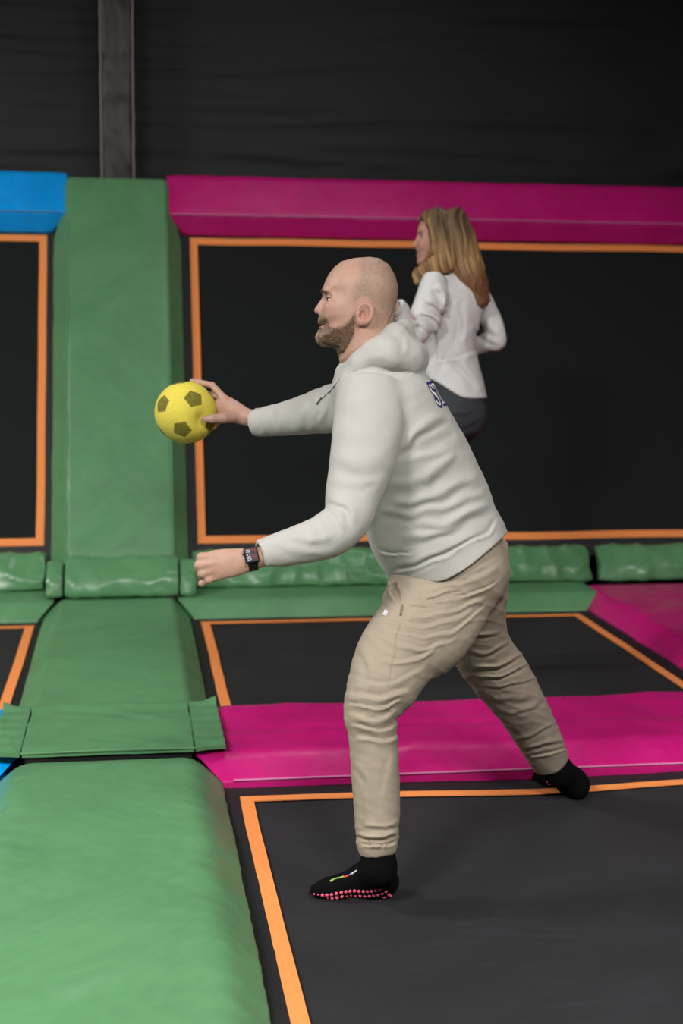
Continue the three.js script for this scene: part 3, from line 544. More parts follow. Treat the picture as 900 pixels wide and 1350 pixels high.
  // ---- joints
  const J = { sL: P(486, 540, 3.93), eL: P(458, 680, 3.84), wL: P(350, 732, 3.745), sR: P(470, 530, 4.26), eR: P(402, 547, 4.43), wR: P(338, 554, 4.535),
    hL: P(588, 762, 4.15), kL: P(490, 930, 4.0), aL: P(497, 1135, 4.0), hR: P(622, 765, 4.31), kR: P(650, 880, 4.58), aR: P(736, 1022, 4.83), pel: P(605, 745, 4.22), chest: P(520, 545, 4.1) };
  const bodySDF = p => {
    let d = cap(p, J.chest, J.pel, 0.1, 0.1);
    for (const [a, b, r, s] of [[J.chest, J.sL, 0.06, 0.055], [J.chest, J.sR, 0.06, 0.055], [J.sL, J.eL, 0.045, 0.036], [J.eL, J.wL, 0.036, 0.024], [J.sR, J.eR, 0.042, 0.034], [J.eR, J.wR, 0.034, 0.023], [J.pel, J.hL, 0.09, 0.08], [J.pel, J.hR, 0.09, 0.08], [J.hL, J.kL, 0.075, 0.048], [J.kL, J.aL, 0.046, 0.016], [J.hR, J.kR, 0.07, 0.036], [J.kR, J.aR, 0.034, 0.014], [J.chest, neckB, 0.06, 0.06]]) d = smin(d, cap(p, a, b, r, s), 0.04);
    return d;
  };
  const all = Object.values(J).concat([neckB]);
  const gBody = meshSDF(bodySDF, ...bounds(all, 0.12), 0.014, { color: () => skinC });
  const gHead = meshSDF(hn, ...bounds(corners(fromHead, -0.125, 0.13, -0.2, 0.135, -0.105, 0.105), 0.006), 0.0026, { color: headColor, slack: 0.4 });
  const gL = meshSDF(lHand, ...bounds(boxPx(256, 352, 722, 774, D - 0.03, D + 0.08), 0.012), 0.0024, { color: handColor });
  const gR = meshSDF(rHand, ...bounds(boxPx(236, 346, 498, 572, BD - 0.11, BD + 0.14), 0.012), 0.0024, { color: handColor });
  part('body', mergeGeometries([gBody, gHead, gL, gR]), M.skin, man);
  // eyes, brows
  const eyeM = flat(0xd9d2cb, 0.25), irisM = flat(0x3a2c22, 0.2), browM = flat(0x5b4332, 0.9);
  for (const s of [1, -1]) {
    const e = part('eye', new THREE.SphereGeometry(0.0128, 20, 16).translate(...fromHead(0.0705, 0.002, s * 0.0335)), eyeM, man);
    part('iris', new THREE.SphereGeometry(0.0066, 16, 12).translate(...fromHead(0.0775, 0.0012, s * 0.0355)), irisM, e);
    const pts = []; for (let i = 0; i <= 8; i++) { const t = i / 8; pts.push(drop(headSDF, fromHead(0.108 - 0.034 * t * t, 0.0285 + 0.004 * Math.sin(t * 3) - 0.012 * t * t, s * (0.012 + 0.034 * t)), nrm(sub3(HC, fromHead(0.11, 0.03, s * 0.04))), 0.0008)); }
    const lp = []; for (let i = 0; i <= 6; i++) { const a = mix(-0.15, 1.25, i / 6); lp.push(fromHead(0.0705 + 0.0152 * Math.cos(a), 0.002 + 0.0044 - 0.002 * Math.abs(i - 2) / 4, s * (0.0335 + 0.0152 * Math.sin(a)))); } part('lashes', tube(lp, 0.0011, 16, false, 5), flat(0x2b211c, 0.8), man);
    part('eyebrow', tube(pts, 0.0032, 24, false, 6), browM, man);
  }
  // beard: a short rough shell over jaw, chin and upper lip
  const beardSDF = p => { const [x, y, z] = toHead(p), hair = 0.0026 * N3(x * 260, y * 90, z * 260) + 0.0016 * N3(x * 500, y * 200, z * 500); const e = polySD(beardPoly, x, y) + 0.006 * N3(x * 140, y * 140, z * 140) + 0.003; return Math.max(hn(p) - 0.003 - hair * 0.8 - 0.005 * sst(0.03, 0.1, x) * sst(-0.07, -0.1, y), e, -(hn(p) + 0.006)); };
  part('beard', meshSDF(beardSDF, ...bounds(corners(fromHead, 0, 0.13, -0.16, -0.03, -0.1, 0.1), 0.006), 0.0024, { slack: 0.35, color: p => { const [x, y, z] = toHead(p), q = N3(x * 300, y * 80, z * 300); return mixc(mixc(bc1, bc3, clamp(0.4 + q, 0, 1)), bc2, sst(0.085, 0.115, x) * 0.7 * clamp(0.7 + q, 0, 1)); } }), M.hair, man);

  // ---- hoodie
  const torso = loft([st(452, 482, 545, 470, 4.08, 0.11), st(443, 515, 566, 508, 4.09, 0.19), st(446, 560, 590, 552, 4.1, 0.2), st(456, 612, 618, 602, 4.13, 0.19), st(470, 660, 641, 650, 4.16, 0.182), st(488, 712, 657, 685, 4.19, 0.19), st(514, 752, 669, 705, 4.22, 0.21), st(522, 775, 676, 730, 4.23, 0.215), st(535, 815, 684, 770, 4.24, 0.21)], { n: 8 });
  const sleeveL = loft([st(444, 505, 528, 520, 3.95, 0.085), st(440, 545, 532, 562, 3.91, 0.088), st(436, 590, 521, 612, 3.88, 0.085), st(430, 638, 502, 658, 3.86, 0.076), st(430, 668, 484, 700, 3.83, 0.07), st(412, 683, 455, 726, 3.8, 0.06), st(385, 694, 405, 742, 3.775, 0.052), st(358, 704, 372, 748, 3.76, 0.046), st(338.5, 712, 346, 752, 3.745, 0.042)], { n: 7, flat1: true });
  const sleeveR = loft([st(462, 500, 474, 570, 4.26, 0.075), st(432, 507, 440, 571, 4.33, 0.07), st(400, 521, 404, 573, 4.42, 0.06), st(366, 532, 370, 574.5, 4.48, 0.05), st(333.5, 539, 338, 575, 4.53, 0.042)], { n: 7, flat1: true });
  const hoodPts = [P(455, 491, 4.04), P(478, 482, 3.965), P(510, 468, 3.945), P(533, 471, 3.99), P(537, 473, 4.08), P(533, 470, 4.18), P(510, 468, 4.2), P(478, 480, 4.17), P(456, 491, 4.07)], hoodR = [0.026, 0.034, 0.046, 0.05, 0.054, 0.05, 0.046, 0.036, 0.026];
  const hoodA = chain(hoodPts, hoodR, 0.03);
  const hoodB = chain([P(463, 487, 3.985), P(492, 465, 3.955), P(520, 442, 3.985), P(529, 436, 4.07), P(520, 442, 4.15), P(492, 465, 4.18), P(463, 487, 4.11)], [0.012, 0.026, 0.03, 0.032, 0.03, 0.026, 0.012], 0.02);
  const hFold = folds([
    // hood
    [[[448, 503], [470, 488], [500, 484], [528, 489], [552, 497]], 3.2, -0.0105], [[[470, 478], [500, 470], [530, 476]], 6, 0.0048], [[[516, 432], [534, 452], [548, 470]], 6, 0.0056], [[[533, 446], [536, 458], [530, 466]], 4, 0.0040],
    // armhole seam and drag lines from the armpit
    [[[484, 497], [510, 522], [527, 560], [528, 592]], 3.5, -0.0048], [[[528, 590], [548, 575], [570, 553], [584, 545]], 6, 0.0073], [[[524, 600], [552, 596], [580, 580], [600, 578]], 7, -0.0056], [[[510, 640], [545, 640], [590, 610], [615, 605]], 7, 0.0065], [[[520, 665], [560, 660], [600, 640], [630, 630]], 7, 0.0073], [[[500, 672], [545, 680], [590, 668], [638, 648]], 6, 0.0056], [[[530, 712], [575, 702], [620, 680], [648, 664]], 6, 0.0056], [[[545, 690], [590, 690], [640, 668]], 5, 0.0048], [[[560, 640], [570, 620], [600, 595]], 6, 0.0048],
    // hem rib seam
    [[[520, 752], [560, 741], [600, 726], [640, 700], [656, 682]], 2.6, -0.0100], [[[527, 744], [580, 730], [630, 702]], 6, 0.0040],
    // pocket
    [[[483, 690], [487, 712], [503, 726], [530, 728], [546, 726]], 2.4, -0.0056],
  ], 4.13);
  const sFold = folds([
    [[[430, 655], [445, 662], [462, 672], [470, 690]], 5, 0.0049], [[[428, 668], [446, 680], [456, 700]], 5, 0.0056], [[[412, 680], [425, 692], [432, 712]], 4.5, 0.0042], [[[398, 688], [408, 700], [412, 716]], 4, 0.0035], [[[373, 705], [400, 712], [440, 708]], 5, 0.0035], [[[356, 712], [390, 728], [425, 728]], 5, 0.0028],
    [[[442, 600], [470, 612], [510, 600]], 9, 0.0035], [[[437, 630], [465, 640], [495, 632]], 8, 0.0042], [[[455, 520], [480, 530], [505, 560]], 12, 0.0028], [[[440, 560], [460, 575], [500, 570]], 10, 0.0021],
  ], 3.93);
  const rFold = folds([[[[348, 545], [352, 560], [349, 573]], 4, 0.0028], [[[366, 533], [372, 550], [370, 572]], 5, 0.0042], [[[392, 524], [397, 545], [392, 570]], 5, 0.0042], [[[414, 515], [418, 540], [414, 568]], 5, 0.0042], [[[432, 508], [430, 530], [424, 560]], 5, 0.0042]], 4.6);
  const soft = p => { proj(p, _o); const X = _o[0], Y = _o[1]; return 0.003 * fbm(p[0] * 14, p[1] * 14, p[2] * 14, 2) + 0.0016 * Math.pow(1 - Math.abs(N3(X * 0.012 + Y * 0.012, Y * 0.04 + X * 0.022, 7.7)), 4) * sst(500, 560, X); };
  const hoodieSDF = p => {
    let t = torso(p);
    // drop the shoulders into the torso
    t = smin(t, cap(p, P(478, 512, 3.99), P(468, 512, 4.22), 0.075, 0.07), 0.05);
    t -= t < 0.05 ? hFold(p) : 0;
    let a = sleeveL(p); if (a < 0.05) a -= sFold(p);
    let b = sleeveR(p); if (b < 0.05) b -= rFold(p);
    let d = smin(t, a, 0.018); d = smin(d, b, 0.03);
    let h = smin(hoodA(p), hoodB(p), 0.03); if (h < 0.05) h -= hFold(p) * 0.6;
    d = smin(d, h, 0.012);
    d -= soft(p);
    // openings: neck, wrists
    d = smax(d, -(cap(p, add3(neckA, U_, 0.02), add3(neckB, U_, -0.0), 0.064, 0.068)), 0.01);
    d = Math.max(d, -cap(p, P(365, 727, 3.765), P(325, 738, 3.735), 0.034, 0.031), -cap(p, P(362, 551, 4.49), P(322, 552, 4.56), 0.033, 0.031));
    return d;
  };
  // hem plane
  const hemN = nrm(sub3(P(560, 640, 4.13), P(596, 745, 4.2)));
  const hemSDF = p => { const q = proj(p, _o); const X = q[0], Y = q[1], lim = Y - (762 + 5 * ridge(X, 575, 50) - Math.max(0, X - 575) ** 1.55 * 0.052 - Math.max(0, 545 - X) * 0.08); return lim * q[2] / FPX * 0.8; };
  const hoodie = meshSDF(p => Math.max(hoodieSDF(p), hemSDF(p)), ...bounds(boxPx(333, 676, 415, 772, 3.7, 4.6), 0.03), 0.0052, { slack: 0.5 });
  const hoodieM = part('hoodie', hoodie, M.hoodie, man);
  // drawstring with metal tip, pocket edge
  for (const [a, dep] of [[[[446, 499], [441, 507], [433, 516], [424, 524]], 4.1]]) {
    const pts = a.map(([x, y]) => dropPx(hoodieSDF, x, y, dep - 0.1, 0.003));
    part('drawstring', tube(pts, 0.0026, 20, false, 6), flat(0xd8d2c6, 0.9), hoodieM);
    const q = dropPx(hoodieSDF, 417, 533, dep, 0.003);
    part('cord_tip', tube([pts[3], pts[3].map((v, i) => mix(v, q[i], 0.5)), q], 0.0028, 8, false, 6), flat(0x4a4643, 0.35, { metalness: 0.6 }), hoodieM);
  }
  { // STAFF print across the upper back, outlined letters
    const cv = document.createElement('canvas'); cv.width = 512; cv.height = 256; const c = cv.getContext('2d');
    c.fillStyle = '#000'; c.fillRect(0, 0, 512, 256);
    const cm = document.createElement('canvas'); cm.width = 512; cm.height = 256; const k = cm.getContext('2d'); k.fillStyle = '#221a66'; k.fillRect(0, 0, 512, 256);
    for (const [x, col, m] of [[c, '#fff', 0], [k, '#e9e3d8', 1]]) { x.save(); x.scale(1.0, 1.75); x.font = 'bold 140px serif'; x.textAlign = 'center'; x.textBaseline = 'middle'; x.lineJoin = 'round'; if (!m) { x.strokeStyle = col; x.lineWidth = 26; x.strokeText('STAFF', 256, 73); } x.fillStyle = col; x.fillText('STAFF', 256, 73); x.restore(); }
    const tm = new THREE.CanvasTexture(cm); tm.colorSpace = THREE.SRGBColorSpace; const ta = new THREE.CanvasTexture(cv);
    // patch wrapped over the back: rows run down the spine, columns from his left side round to his right
    const nu = 60, nv = 24, pos = [], uv = [], idx = [];
    const top = P(556, 508, 4.1), bot = P(577, 546, 4.115);
    for (let j = 0; j <= nv; j++) for (let i = 0; i <= nu; i++) {
      const v = j / nv, u = i / nu, base = [0, 1, 2].map(m => mix(top[m], bot[m], v)), side = (u - 0.5) * 0.2 - 0.045;
      const out = nrm(add3(add3([0, 0, 0], R_, 0.85), U_, 0.5));
      const start = add3(add3(base, F_, side + 0.005), out, 0.09 - Math.abs(side) * 0.15);
      const q = drop(hoodieSDF, start, [-out[0], -out[1], -out[2]], 0.0018, 80); pos.push(...q); uv.push(u, 1 - v);
    }
    for (let j = 0; j < nv; j++) for (let i = 0; i < nu; i++) { const a = j * (nu + 1) + i; idx.push(a, a + 1, a + nu + 1, a + 1, a + nu + 2, a + nu + 1); }
    const g = new THREE.BufferGeometry(); g.setAttribute('position', new THREE.Float32BufferAttribute(pos, 3)); g.setAttribute('uv', new THREE.Float32BufferAttribute(uv, 2)); g.setIndex(idx); g.computeVertexNormals();
    const pr = part('back_print', g, new THREE.MeshStandardMaterial({ map: tm, alphaMap: ta, transparent: true, roughness: 0.7, side: THREE.DoubleSide, polygonOffset: true, polygonOffsetFactor: -2 }), hoodieM); pr.userData.label = 'navy outlined letters STAFF on the back';
  }
  // ---- trousers
  const legL = loft([st(526, 735, 655, 718, 4.19, 0.11), st(512, 775, 652, 775, 4.165, 0.115), st(494, 812, 622, 842, 4.11, 0.118), st(472, 850, 580, 872, 4.06, 0.108), st(458, 893, 552, 908, 4.02, 0.095), st(453, 932, 526, 942, 4.0, 0.082), st(459, 965, 523, 968, 4.0, 0.072), st(463, 1020, 526, 1020, 4.0, 0.07), st(467, 1075, 526.5, 1075, 4.0, 0.066), st(470, 1112, 524, 1114, 4.0, 0.06), st(474, 1122, 521, 1127, 4.0, 0.053)], { n: 7, flat1: true });
  const legR = loft([st(560, 735, 668, 712, 4.28, 0.12), st(570, 780, 669, 755, 4.32, 0.125), st(582, 825, 663, 800, 4.42, 0.12), st(596, 868, 672, 842, 4.52, 0.108), st(622, 902, 697, 880, 4.6, 0.095), st(648, 932, 714, 912, 4.66, 0.085), st(670, 962, 730, 948, 4.73, 0.075), st(688, 990, 743, 978, 4.79, 0.066), st(701, 1009, 749, 1000, 4.83, 0.058)], { n: 7, flat1: true });
  const pelv = P(608, 752, 4.21);
  const tFold = folds([
    // seat and hip drag lines
    [[[660, 742], [630, 764], [585, 775], [545, 776]], 2.88, 0.0065], [[[655, 768], [620, 790], [575, 795], [540, 789]], 2.88, 0.0075], [[[640, 790], [600, 806], [560, 812], [532, 808]], 2.88, 0.0088], [[[622, 806], [590, 822], [550, 828], [505, 815]], 2.88, 0.0075], [[[640, 800], [600, 833], [560, 843], [515, 834]], 2.88, 0.0088], [[[600, 840], [570, 856], [540, 858], [500, 842]], 2.88, 0.0065], [[[575, 858], [545, 872], [505, 868]], 3.60, 0.0054], [[[560, 786], [580, 784], [605, 778]], 2.16, 0.0044], [[[536, 800], [552, 796], [575, 800]], 2.16, 0.0044],
    // long drag lines to the knee and knee bunching
    [[[560, 880], [520, 905], [470, 905]], 3.60, 0.0035], [[[540, 910], [505, 925], [462, 918]], 3.24, 0.0068], [[[528, 926], [500, 938], [458, 930]], 2.88, 0.0080], [[[524, 940], [495, 952], [458, 944]], 2.88, 0.0091], [[[524, 954], [500, 966], [462, 956]], 2.88, 0.0068], [[[526, 968], [505, 982], [470, 972]], 3.24, 0.0057], [[[475, 850], [490, 890], [480, 920]], 5.04, 0.0046],
    [[[522, 990], [510, 1030], [505, 1070]], 5.04, 0.0034], [[[470, 1000], [485, 1040], [480, 1085]], 5.04, 0.0034],
    // ankle gathers
    [[[472, 1098], [490, 1106], [522, 1098]], 2.52, 0.0105], [[[474, 1112], [495, 1116], [521, 1110]], 1.80, -0.0105], [[[480, 1086], [505, 1092], [524, 1084]], 2.88, 0.0070], [[[484, 1103], [488, 1112], [490, 1120]], 1.80, 0.0053], [[[505, 1103], [507, 1112], [509, 1122]], 1.80, 0.0053],
    // seam down the outer thigh
    [[[532, 800], [524, 850], [510, 910]], 1.60, -0.0022],
  ], 4.2);
  const uFold = folds([
    [[[600, 835], [625, 842], [660, 832]], 3.00, 0.0056], [[[612, 860], [645, 862], [672, 846]], 3.00, 0.0067], [[[622, 878], [655, 880], [690, 862]], 3.00, 0.0078], [[[630, 892], [662, 894], [696, 878]], 2.62, 0.0078], [[[640, 905], [672, 906], [706, 892]], 2.62, 0.0067], [[[648, 920], [676, 922], [704, 915]], 3.00, 0.0056], [[[665, 940], [695, 935], [715, 920]], 3.00, 0.0045], [[[690, 985], [715, 985], [745, 972]], 2.25, 0.0056], [[[698, 997], [720, 997], [748, 985]], 1.88, -0.0067], [[[680, 970], [705, 970], [735, 950]], 3.00, 0.0045],
  ], 4.9);
  const trouSDF = p => {
    let a = legL(p); let b = legR(p);
    let d = smin(a, b, 0.012);
    const q = sub3(p, pelv); d = smin(d, ellip(dot3(q, R_) , dot3(q, U_), dot3(q, F_), 0.142, 0.135, 0.17), 0.03);
    if (d < 0.05) { proj(p, _o); d -= tFold(p); if (b < a) d -= uFold(p); const X = _o[0], Y = _o[1], rg = Math.pow(1 - Math.abs(N3(X * 0.017 + Y * 0.006, Y * 0.062 - X * 0.02, 4.2)), 7); d -= 0.0025 * fbm(p[0] * 22, p[1] * 22, p[2] * 22, 2) + 0.003 * rg * (0.35 + 0.65 * Math.max(ridge(Y, 800, 55), ridge(Y, 925, 45), ridge(Y, 1105, 22))); }
    return d;
  };
  // pocket mouth: a slit pushed open below the hem
  const pockA = dropPx(trouSDF, 518, 773, 3.7, -0.002), pockB = dropPx(trouSDF, 528, 795, 3.7, 0.001), flapA = dropPx(trouSDF, 513, 768, 3.7, 0.004), flapB = dropPx(trouSDF, 514, 784, 3.7, 0.004), flapC = dropPx(trouSDF, 527, 800, 3.7, 0);
  const trou2 = p => { let d = trouSDF(p); const c = cap(p, pockA, pockB, 0.0125, 0.004); d = smin(d, smin(cap(p, flapA, flapB, 0.006, 0.006), cap(p, flapB, flapC, 0.006, 0.003), 0.004), 0.008); return smax(d, -c, 0.004); };
  const inside = p => Math.max(trou2(p), -cap(p, P(496, 1100, 4.0), P(498, 1150, 4.0), 0.046, 0.042), -cap(p, P(716, 988, 4.8), J.aR, 0.038, 0.036));
  const trou = part('trousers', meshSDF(inside, ...bounds(boxPx(446, 756, 715, 1132, 3.88, 4.95), 0.02), 0.0042, { slack: 0.5 }), M.chino, man);
  { // cloth tag and zip pull at the pocket
    const q = dropPx(trou2, 508, 808, 3.9, 0.005), g = new RoundedBoxGeometry(0.013, 0.017, 0.003, 2, 0.001); g.rotateZ(-0.5); g.rotateY(0.5); g.translate(...q); part('brand_tag', g, flat(0xe9eaf2, 0.7), trou);
    const z0 = dropPx(trou2, 530, 797, 3.9, 0.002), z1 = dropPx(trou2, 528, 811, 3.9, 0.003); part('zip_pull', tube([z0, z0.map((v, i) => (v + z1[i]) / 2), z1], 0.003, 8, false, 6), flat(0x8d8069, 0.5, { metalness: 0.4 }), trou);
  }
  // ---- socks
  const up = [0, 1, 0];
  function sock(ank, top, heel, toe, floorY, name, tr = 0.046) {
    const ax = nrm(sub3(toe, heel)), L = len3(sub3(toe, heel)), at = (t, y, s) => { const q = add3(heel, ax, t * L); return [q[0] + s * ax[2], floorY + y, q[2] - s * ax[0]]; };
    const f = p => {
      let d = cap(p, at(0.03, 0.036, 0), at(0.28, 0.05, 0), 0.035, 0.04);
      d = smin(d, cap(p, at(0.28, 0.044, 0), at(0.7, 0.028, 0.003), 0.04, 0.026), 0.03);
      d = smin(d, cap(p, at(0.62, 0.024, 0.018), at(0.86, 0.02, 0.014), 0.026, 0.02), 0.02);
      d = smin(d, cap(p, at(0.6, 0.022, -0.018), at(0.8, 0.018, -0.018), 0.024, 0.018), 0.02);
      d = smin(d, cap(p, at(0.12, 0.05, 0), ank, 0.038, 0.04), 0.05);
      d = smin(d, cap(p, ank, top, 0.04, tr), 0.05);
      d = smax(d, -(p[1] - floorY - 0.001), 0.008);
      return d - 0.0012 * N3(p[0] * 60, p[1] * 60, p[2] * 60);
    };
    return { f, at, mesh: part(name, meshSDF(f, ...bounds([ank, top, heel, toe, at(0.8, 0, 0.06), at(0.8, 0, -0.06)], 0.06), 0.0034), M.sock, man) };
  }
  const yL = bedY(0.62, -3.75) + 0.006, yR = bedY(1.42, -4.45) + 0.01;
  const gpt = (px, py, y) => { const d = sub3(P(px, py, 1), [0, EYE, 0]), t = (y - EYE) / d[1]; return [d[0] * t, y, d[2] * t]; };
  const sL = sock(P(499, 1145, 4.0), P(498, 1105, 4.0), gpt(511, 1179, yL), gpt(402, 1180, yL), yL, 'sock');
  const hR = gpt(763, 1052, yR);
  const sR = sock(P(738, 1018, 4.84), P(708, 975, 4.78), hR, [hR[0] - 0.085, yR, hR[2] - 0.235], yR, 'sock', 0.036);
  // pink rubber grip dots along the sole and the printed wordmark on the instep
  const dotM = flat(0xe8607f, 0.55), dotG = new THREE.SphereGeometry(0.0052, 10, 8);
  const rows = [[[113, 412], [147, 418], [180, 421], [215, 421], [252, 417], [290, 409], [329, 400], [364, 394], [398, 390], [434, 388], [470, 390], [505, 392], [538, 392], [571, 389], [602, 382], [633, 376]], [[220, 449], [257, 448], [295, 441], [333, 432], [370, 428], [406, 424], [442, 424], [480, 425], [516, 428], [552, 427], [587, 423], [620, 417], [650, 408], [680, 392]], [[705, 418], [722, 437], [664, 437], [674, 452]]];
  const dotR = rows[0].length;
  rows.forEach((r, k) => r.forEach(([zx, zy], i) => {
    const px = 395 + zx / 6, py = 1110 + zy / 6, q = dropPx(sL.f, px, py, 3.8, 0.0005);
    const s = (k === 0 && i < 2) || (k === 1 && i === 0) ? 0.6 : 1, m = part('grip_dot', dotG, dotM, sL.mesh); m.position.set(...q); m.scale.set(s, s, s * 0.7);
  }));
  for (const [a, hex, r] of [[[[241, 312], [252, 306], [262, 298]], 0x9dbf4a, 0.0042], [[[262, 298], [290, 288], [318, 282]], 0x86b84f, 0.003], [[[318, 282], [334, 278], [348, 272]], 0xb7cc55, 0.003], [[[350, 278], [372, 270], [392, 262]], 0xd64a4a, 0.0034], [[[398, 258], [406, 254], [414, 250]], 0x6fa8d8, 0.0032], [[[414, 250], [432, 238], [454, 226]], 0xd9e2ea, 0.0034]]) {
    const pts = a.map(([zx, zy]) => dropPx(sL.f, 395 + zx / 6, 1110 + zy / 6, 3.8, 0.0006)); part('printed_logo', tube(pts, r * 0.8, 8, false, 6), flat(hex, 0.7), sL.mesh);
  }
  for (const [px, py] of [[721, 1031], [724, 1034]]) { const m = part('grip_dot', dotG, dotM, sR.mesh); m.position.set(...dropPx(sR.f, px, py, 4.6, 0.0005)); m.scale.setScalar(0.7); }
  // ---- wristwatch on the left wrist
  {
    const w = new THREE.Group(); w.name = 'wristwatch'; man.add(w); w.userData.label = 'black square smartwatch with lit screen on the left wrist';
    const c = P(331.5, 737, 3.74), ax = nrm(sub3(P(312, 741, 3.735), P(352, 733, 3.745)));
    const e1 = nrm(sub3(U_, [ax[0] * dot3(U_, ax), ax[1] * dot3(U_, ax), ax[2] * dot3(U_, ax)])), e2 = nrm(cross3(ax, e1)); // e2 towards or away from camera
    const s2 = dot3(e2, F_) < 0 ? 1 : -1, nz = [e2[0] * s2, e2[1] * s2, e2[2] * s2];
    const bas = new THREE.Matrix4().makeBasis(v3(...ax), v3(...e1), v3(...cross3(ax, e1)));
    // strap: elliptical band
    const shp = []; const sp = [], si = [], su = []; const NS = 48;
    for (let i = 0; i <= NS; i++) { const a = i / NS * Math.PI * 2; for (const [o, r] of [[-0.0125, 0], [-0.0115, 0.0024], [0.0115, 0.0024], [0.0125, 0]]) { const q = add3(add3(add3(c, ax, o), e1, Math.cos(a) * (0.0298 + r)), nz, Math.sin(a) * (0.0222 + r)); sp.push(...q); su.push(i / NS, o); } }
    for (let i = 0; i < NS; i++) for (let k = 0; k < 3; k++) { const a = i * 4 + k; si.push(a, a + 4, a + 1, a + 1, a + 4, a + 5); }
    const sg = new THREE.BufferGeometry(); sg.setAttribute('position', new THREE.Float32BufferAttribute(sp, 3)); sg.setAttribute('uv', new THREE.Float32BufferAttribute(su, 2)); sg.setIndex(si); sg.computeVertexNormals();
    part('strap', sg, flat(0x141414, 0.5, { side: THREE.DoubleSide }), w);
    const tilt = nrm(add3(nz, e1, 0.42)), up2 = nrm(sub3(e1, [tilt[0] * dot3(e1, tilt), tilt[1] * dot3(e1, tilt), tilt[2] * dot3(e1, tilt)])), xx = cross3(up2, tilt);
    const m4 = new THREE.Matrix4().makeBasis(v3(...xx), v3(...up2), v3(...tilt)); const cc = add3(c, tilt, 0.0275); m4.setPosition(...cc);
    part('case', new RoundedBoxGeometry(0.037, 0.045, 0.011, 4, 0.005).applyMatrix4(m4), flat(0x1a1a1c, 0.3, { metalness: 0.5 }), w);
    const cv = document.createElement('canvas'); cv.width = 128; cv.height = 152; const k = cv.getContext('2d'); k.fillStyle = '#0a0709'; k.fillRect(0, 0, 128, 152);
    // the face is worn turned: figures run down the hand side, dials by the cuff
    k.fillStyle = '#7d1026'; k.fillRect(70, 8, 50, 34); k.fillRect(66, 78, 54, 44); k.fillStyle = '#3a0712'; k.fillRect(80, 44, 40, 30);
    k.save(); k.translate(34, 76); k.rotate(Math.PI / 2); k.fillStyle = '#e9dfe8'; k.font = 'bold 52px sans-serif'; k.textAlign = 'center'; k.textBaseline = 'middle'; for (const [a, b, w, h] of [[-60, -22, 16, 9], [-60, -8, 10, 28], [-38, -22, 9, 44], [-20, -20, 22, 10], [-14, 4, 20, 16], [14, -22, 10, 40], [30, -22, 26, 12], [34, 2, 9, 20], [50, -4, 10, 26]]) k.fillRect(a, b, w, h); k.restore();
    const tx = new THREE.CanvasTexture(cv); tx.colorSpace = THREE.SRGBColorSpace;
    const sc = new THREE.PlaneGeometry(0.031, 0.039); sc.translate(0, 0, 0.00565); part('screen', sc.applyMatrix4(m4), new THREE.MeshStandardMaterial({ color: 0x111111, emissive: 0xffffff, emissiveMap: tx, emissiveIntensity: 0.6, roughness: 0.35 }), w);
    part('crown', new THREE.CylinderGeometry(0.0035, 0.0035, 0.004, 16).rotateZ(Math.PI / 2).translate(-0.02, 0.008, 0).applyMatrix4(m4), flat(0x55555a, 0.3, { metalness: 0.8 }), w);
  }
  // ---- foam ball, dented by the thumb
  {
    const ball = thing('foam_ball', 'yellow foam football with dark pentagons gripped in the man\'s outstretched hand', 'ball', null, BC);
    const toW = v => dirB(v[0], v[1], v[2]);
    // three pentagon centres seen in the photograph fix the pattern's turn
    const A = nrm(toW([-0.67, 0.22, -0.71])), B0 = nrm(toW([0.29, 0.37, -0.88])), C0 = nrm(toW([-0.02, -0.57, -0.82]));
    const ico = new THREE.IcosahedronGeometry(1, 0), iv = []; for (let i = 0; i < ico.attributes.position.count; i++) { const v = v3().fromBufferAttribute(ico.attributes.position, i).normalize(); if (!iv.some(w => w.distanceTo(v) < 0.01)) iv.push(v); }
    // match a face of the icosahedron to A,B,C
    const frame = (a, b, c) => { const n = v3(...a).add(v3(...b)).add(v3(...c)).normalize(), x = v3(...a).addScaledVector(n, -v3(...a).dot(n)).normalize(), y = n.clone().cross(x); return new THREE.Matrix4().makeBasis(x, y, n); };
    let f3 = null; for (const a of iv) for (const b of iv) for (const c of iv) if (!f3 && a.dot(b) > 0.4 && a.dot(b) < 0.5 && a.dot(c) > 0.4 && a.dot(c) < 0.5 && b.dot(c) > 0.4 && b.dot(c) < 0.5) { const s1 = Math.sign(a.clone().cross(b).dot(c)), s2 = Math.sign(v3(...A).cross(v3(...B0)).dot(v3(...C0))); if (s1 === s2) f3 = [a, b, c]; }
    const Rm = frame(A, B0, C0).multiply(frame(...f3.map(v => v.toArray())).invert()); const cen = iv.map(v => v.clone().applyMatrix4(Rm));
    const thumbTip = sub3(P(269, 552.5, BD - 0.083), BC), tl = nrm(thumbTip);
    const g = mergeVertices(new THREE.IcosahedronGeometry(BR, 44).deleteAttribute('normal').deleteAttribute('uv')), a = g.attributes.position, col = [];
    const yel = lin(0xe2d254), yel2 = lin(0xd8c546), dk = lin(0x5c5512), dk2 = lin(0x8a8126);
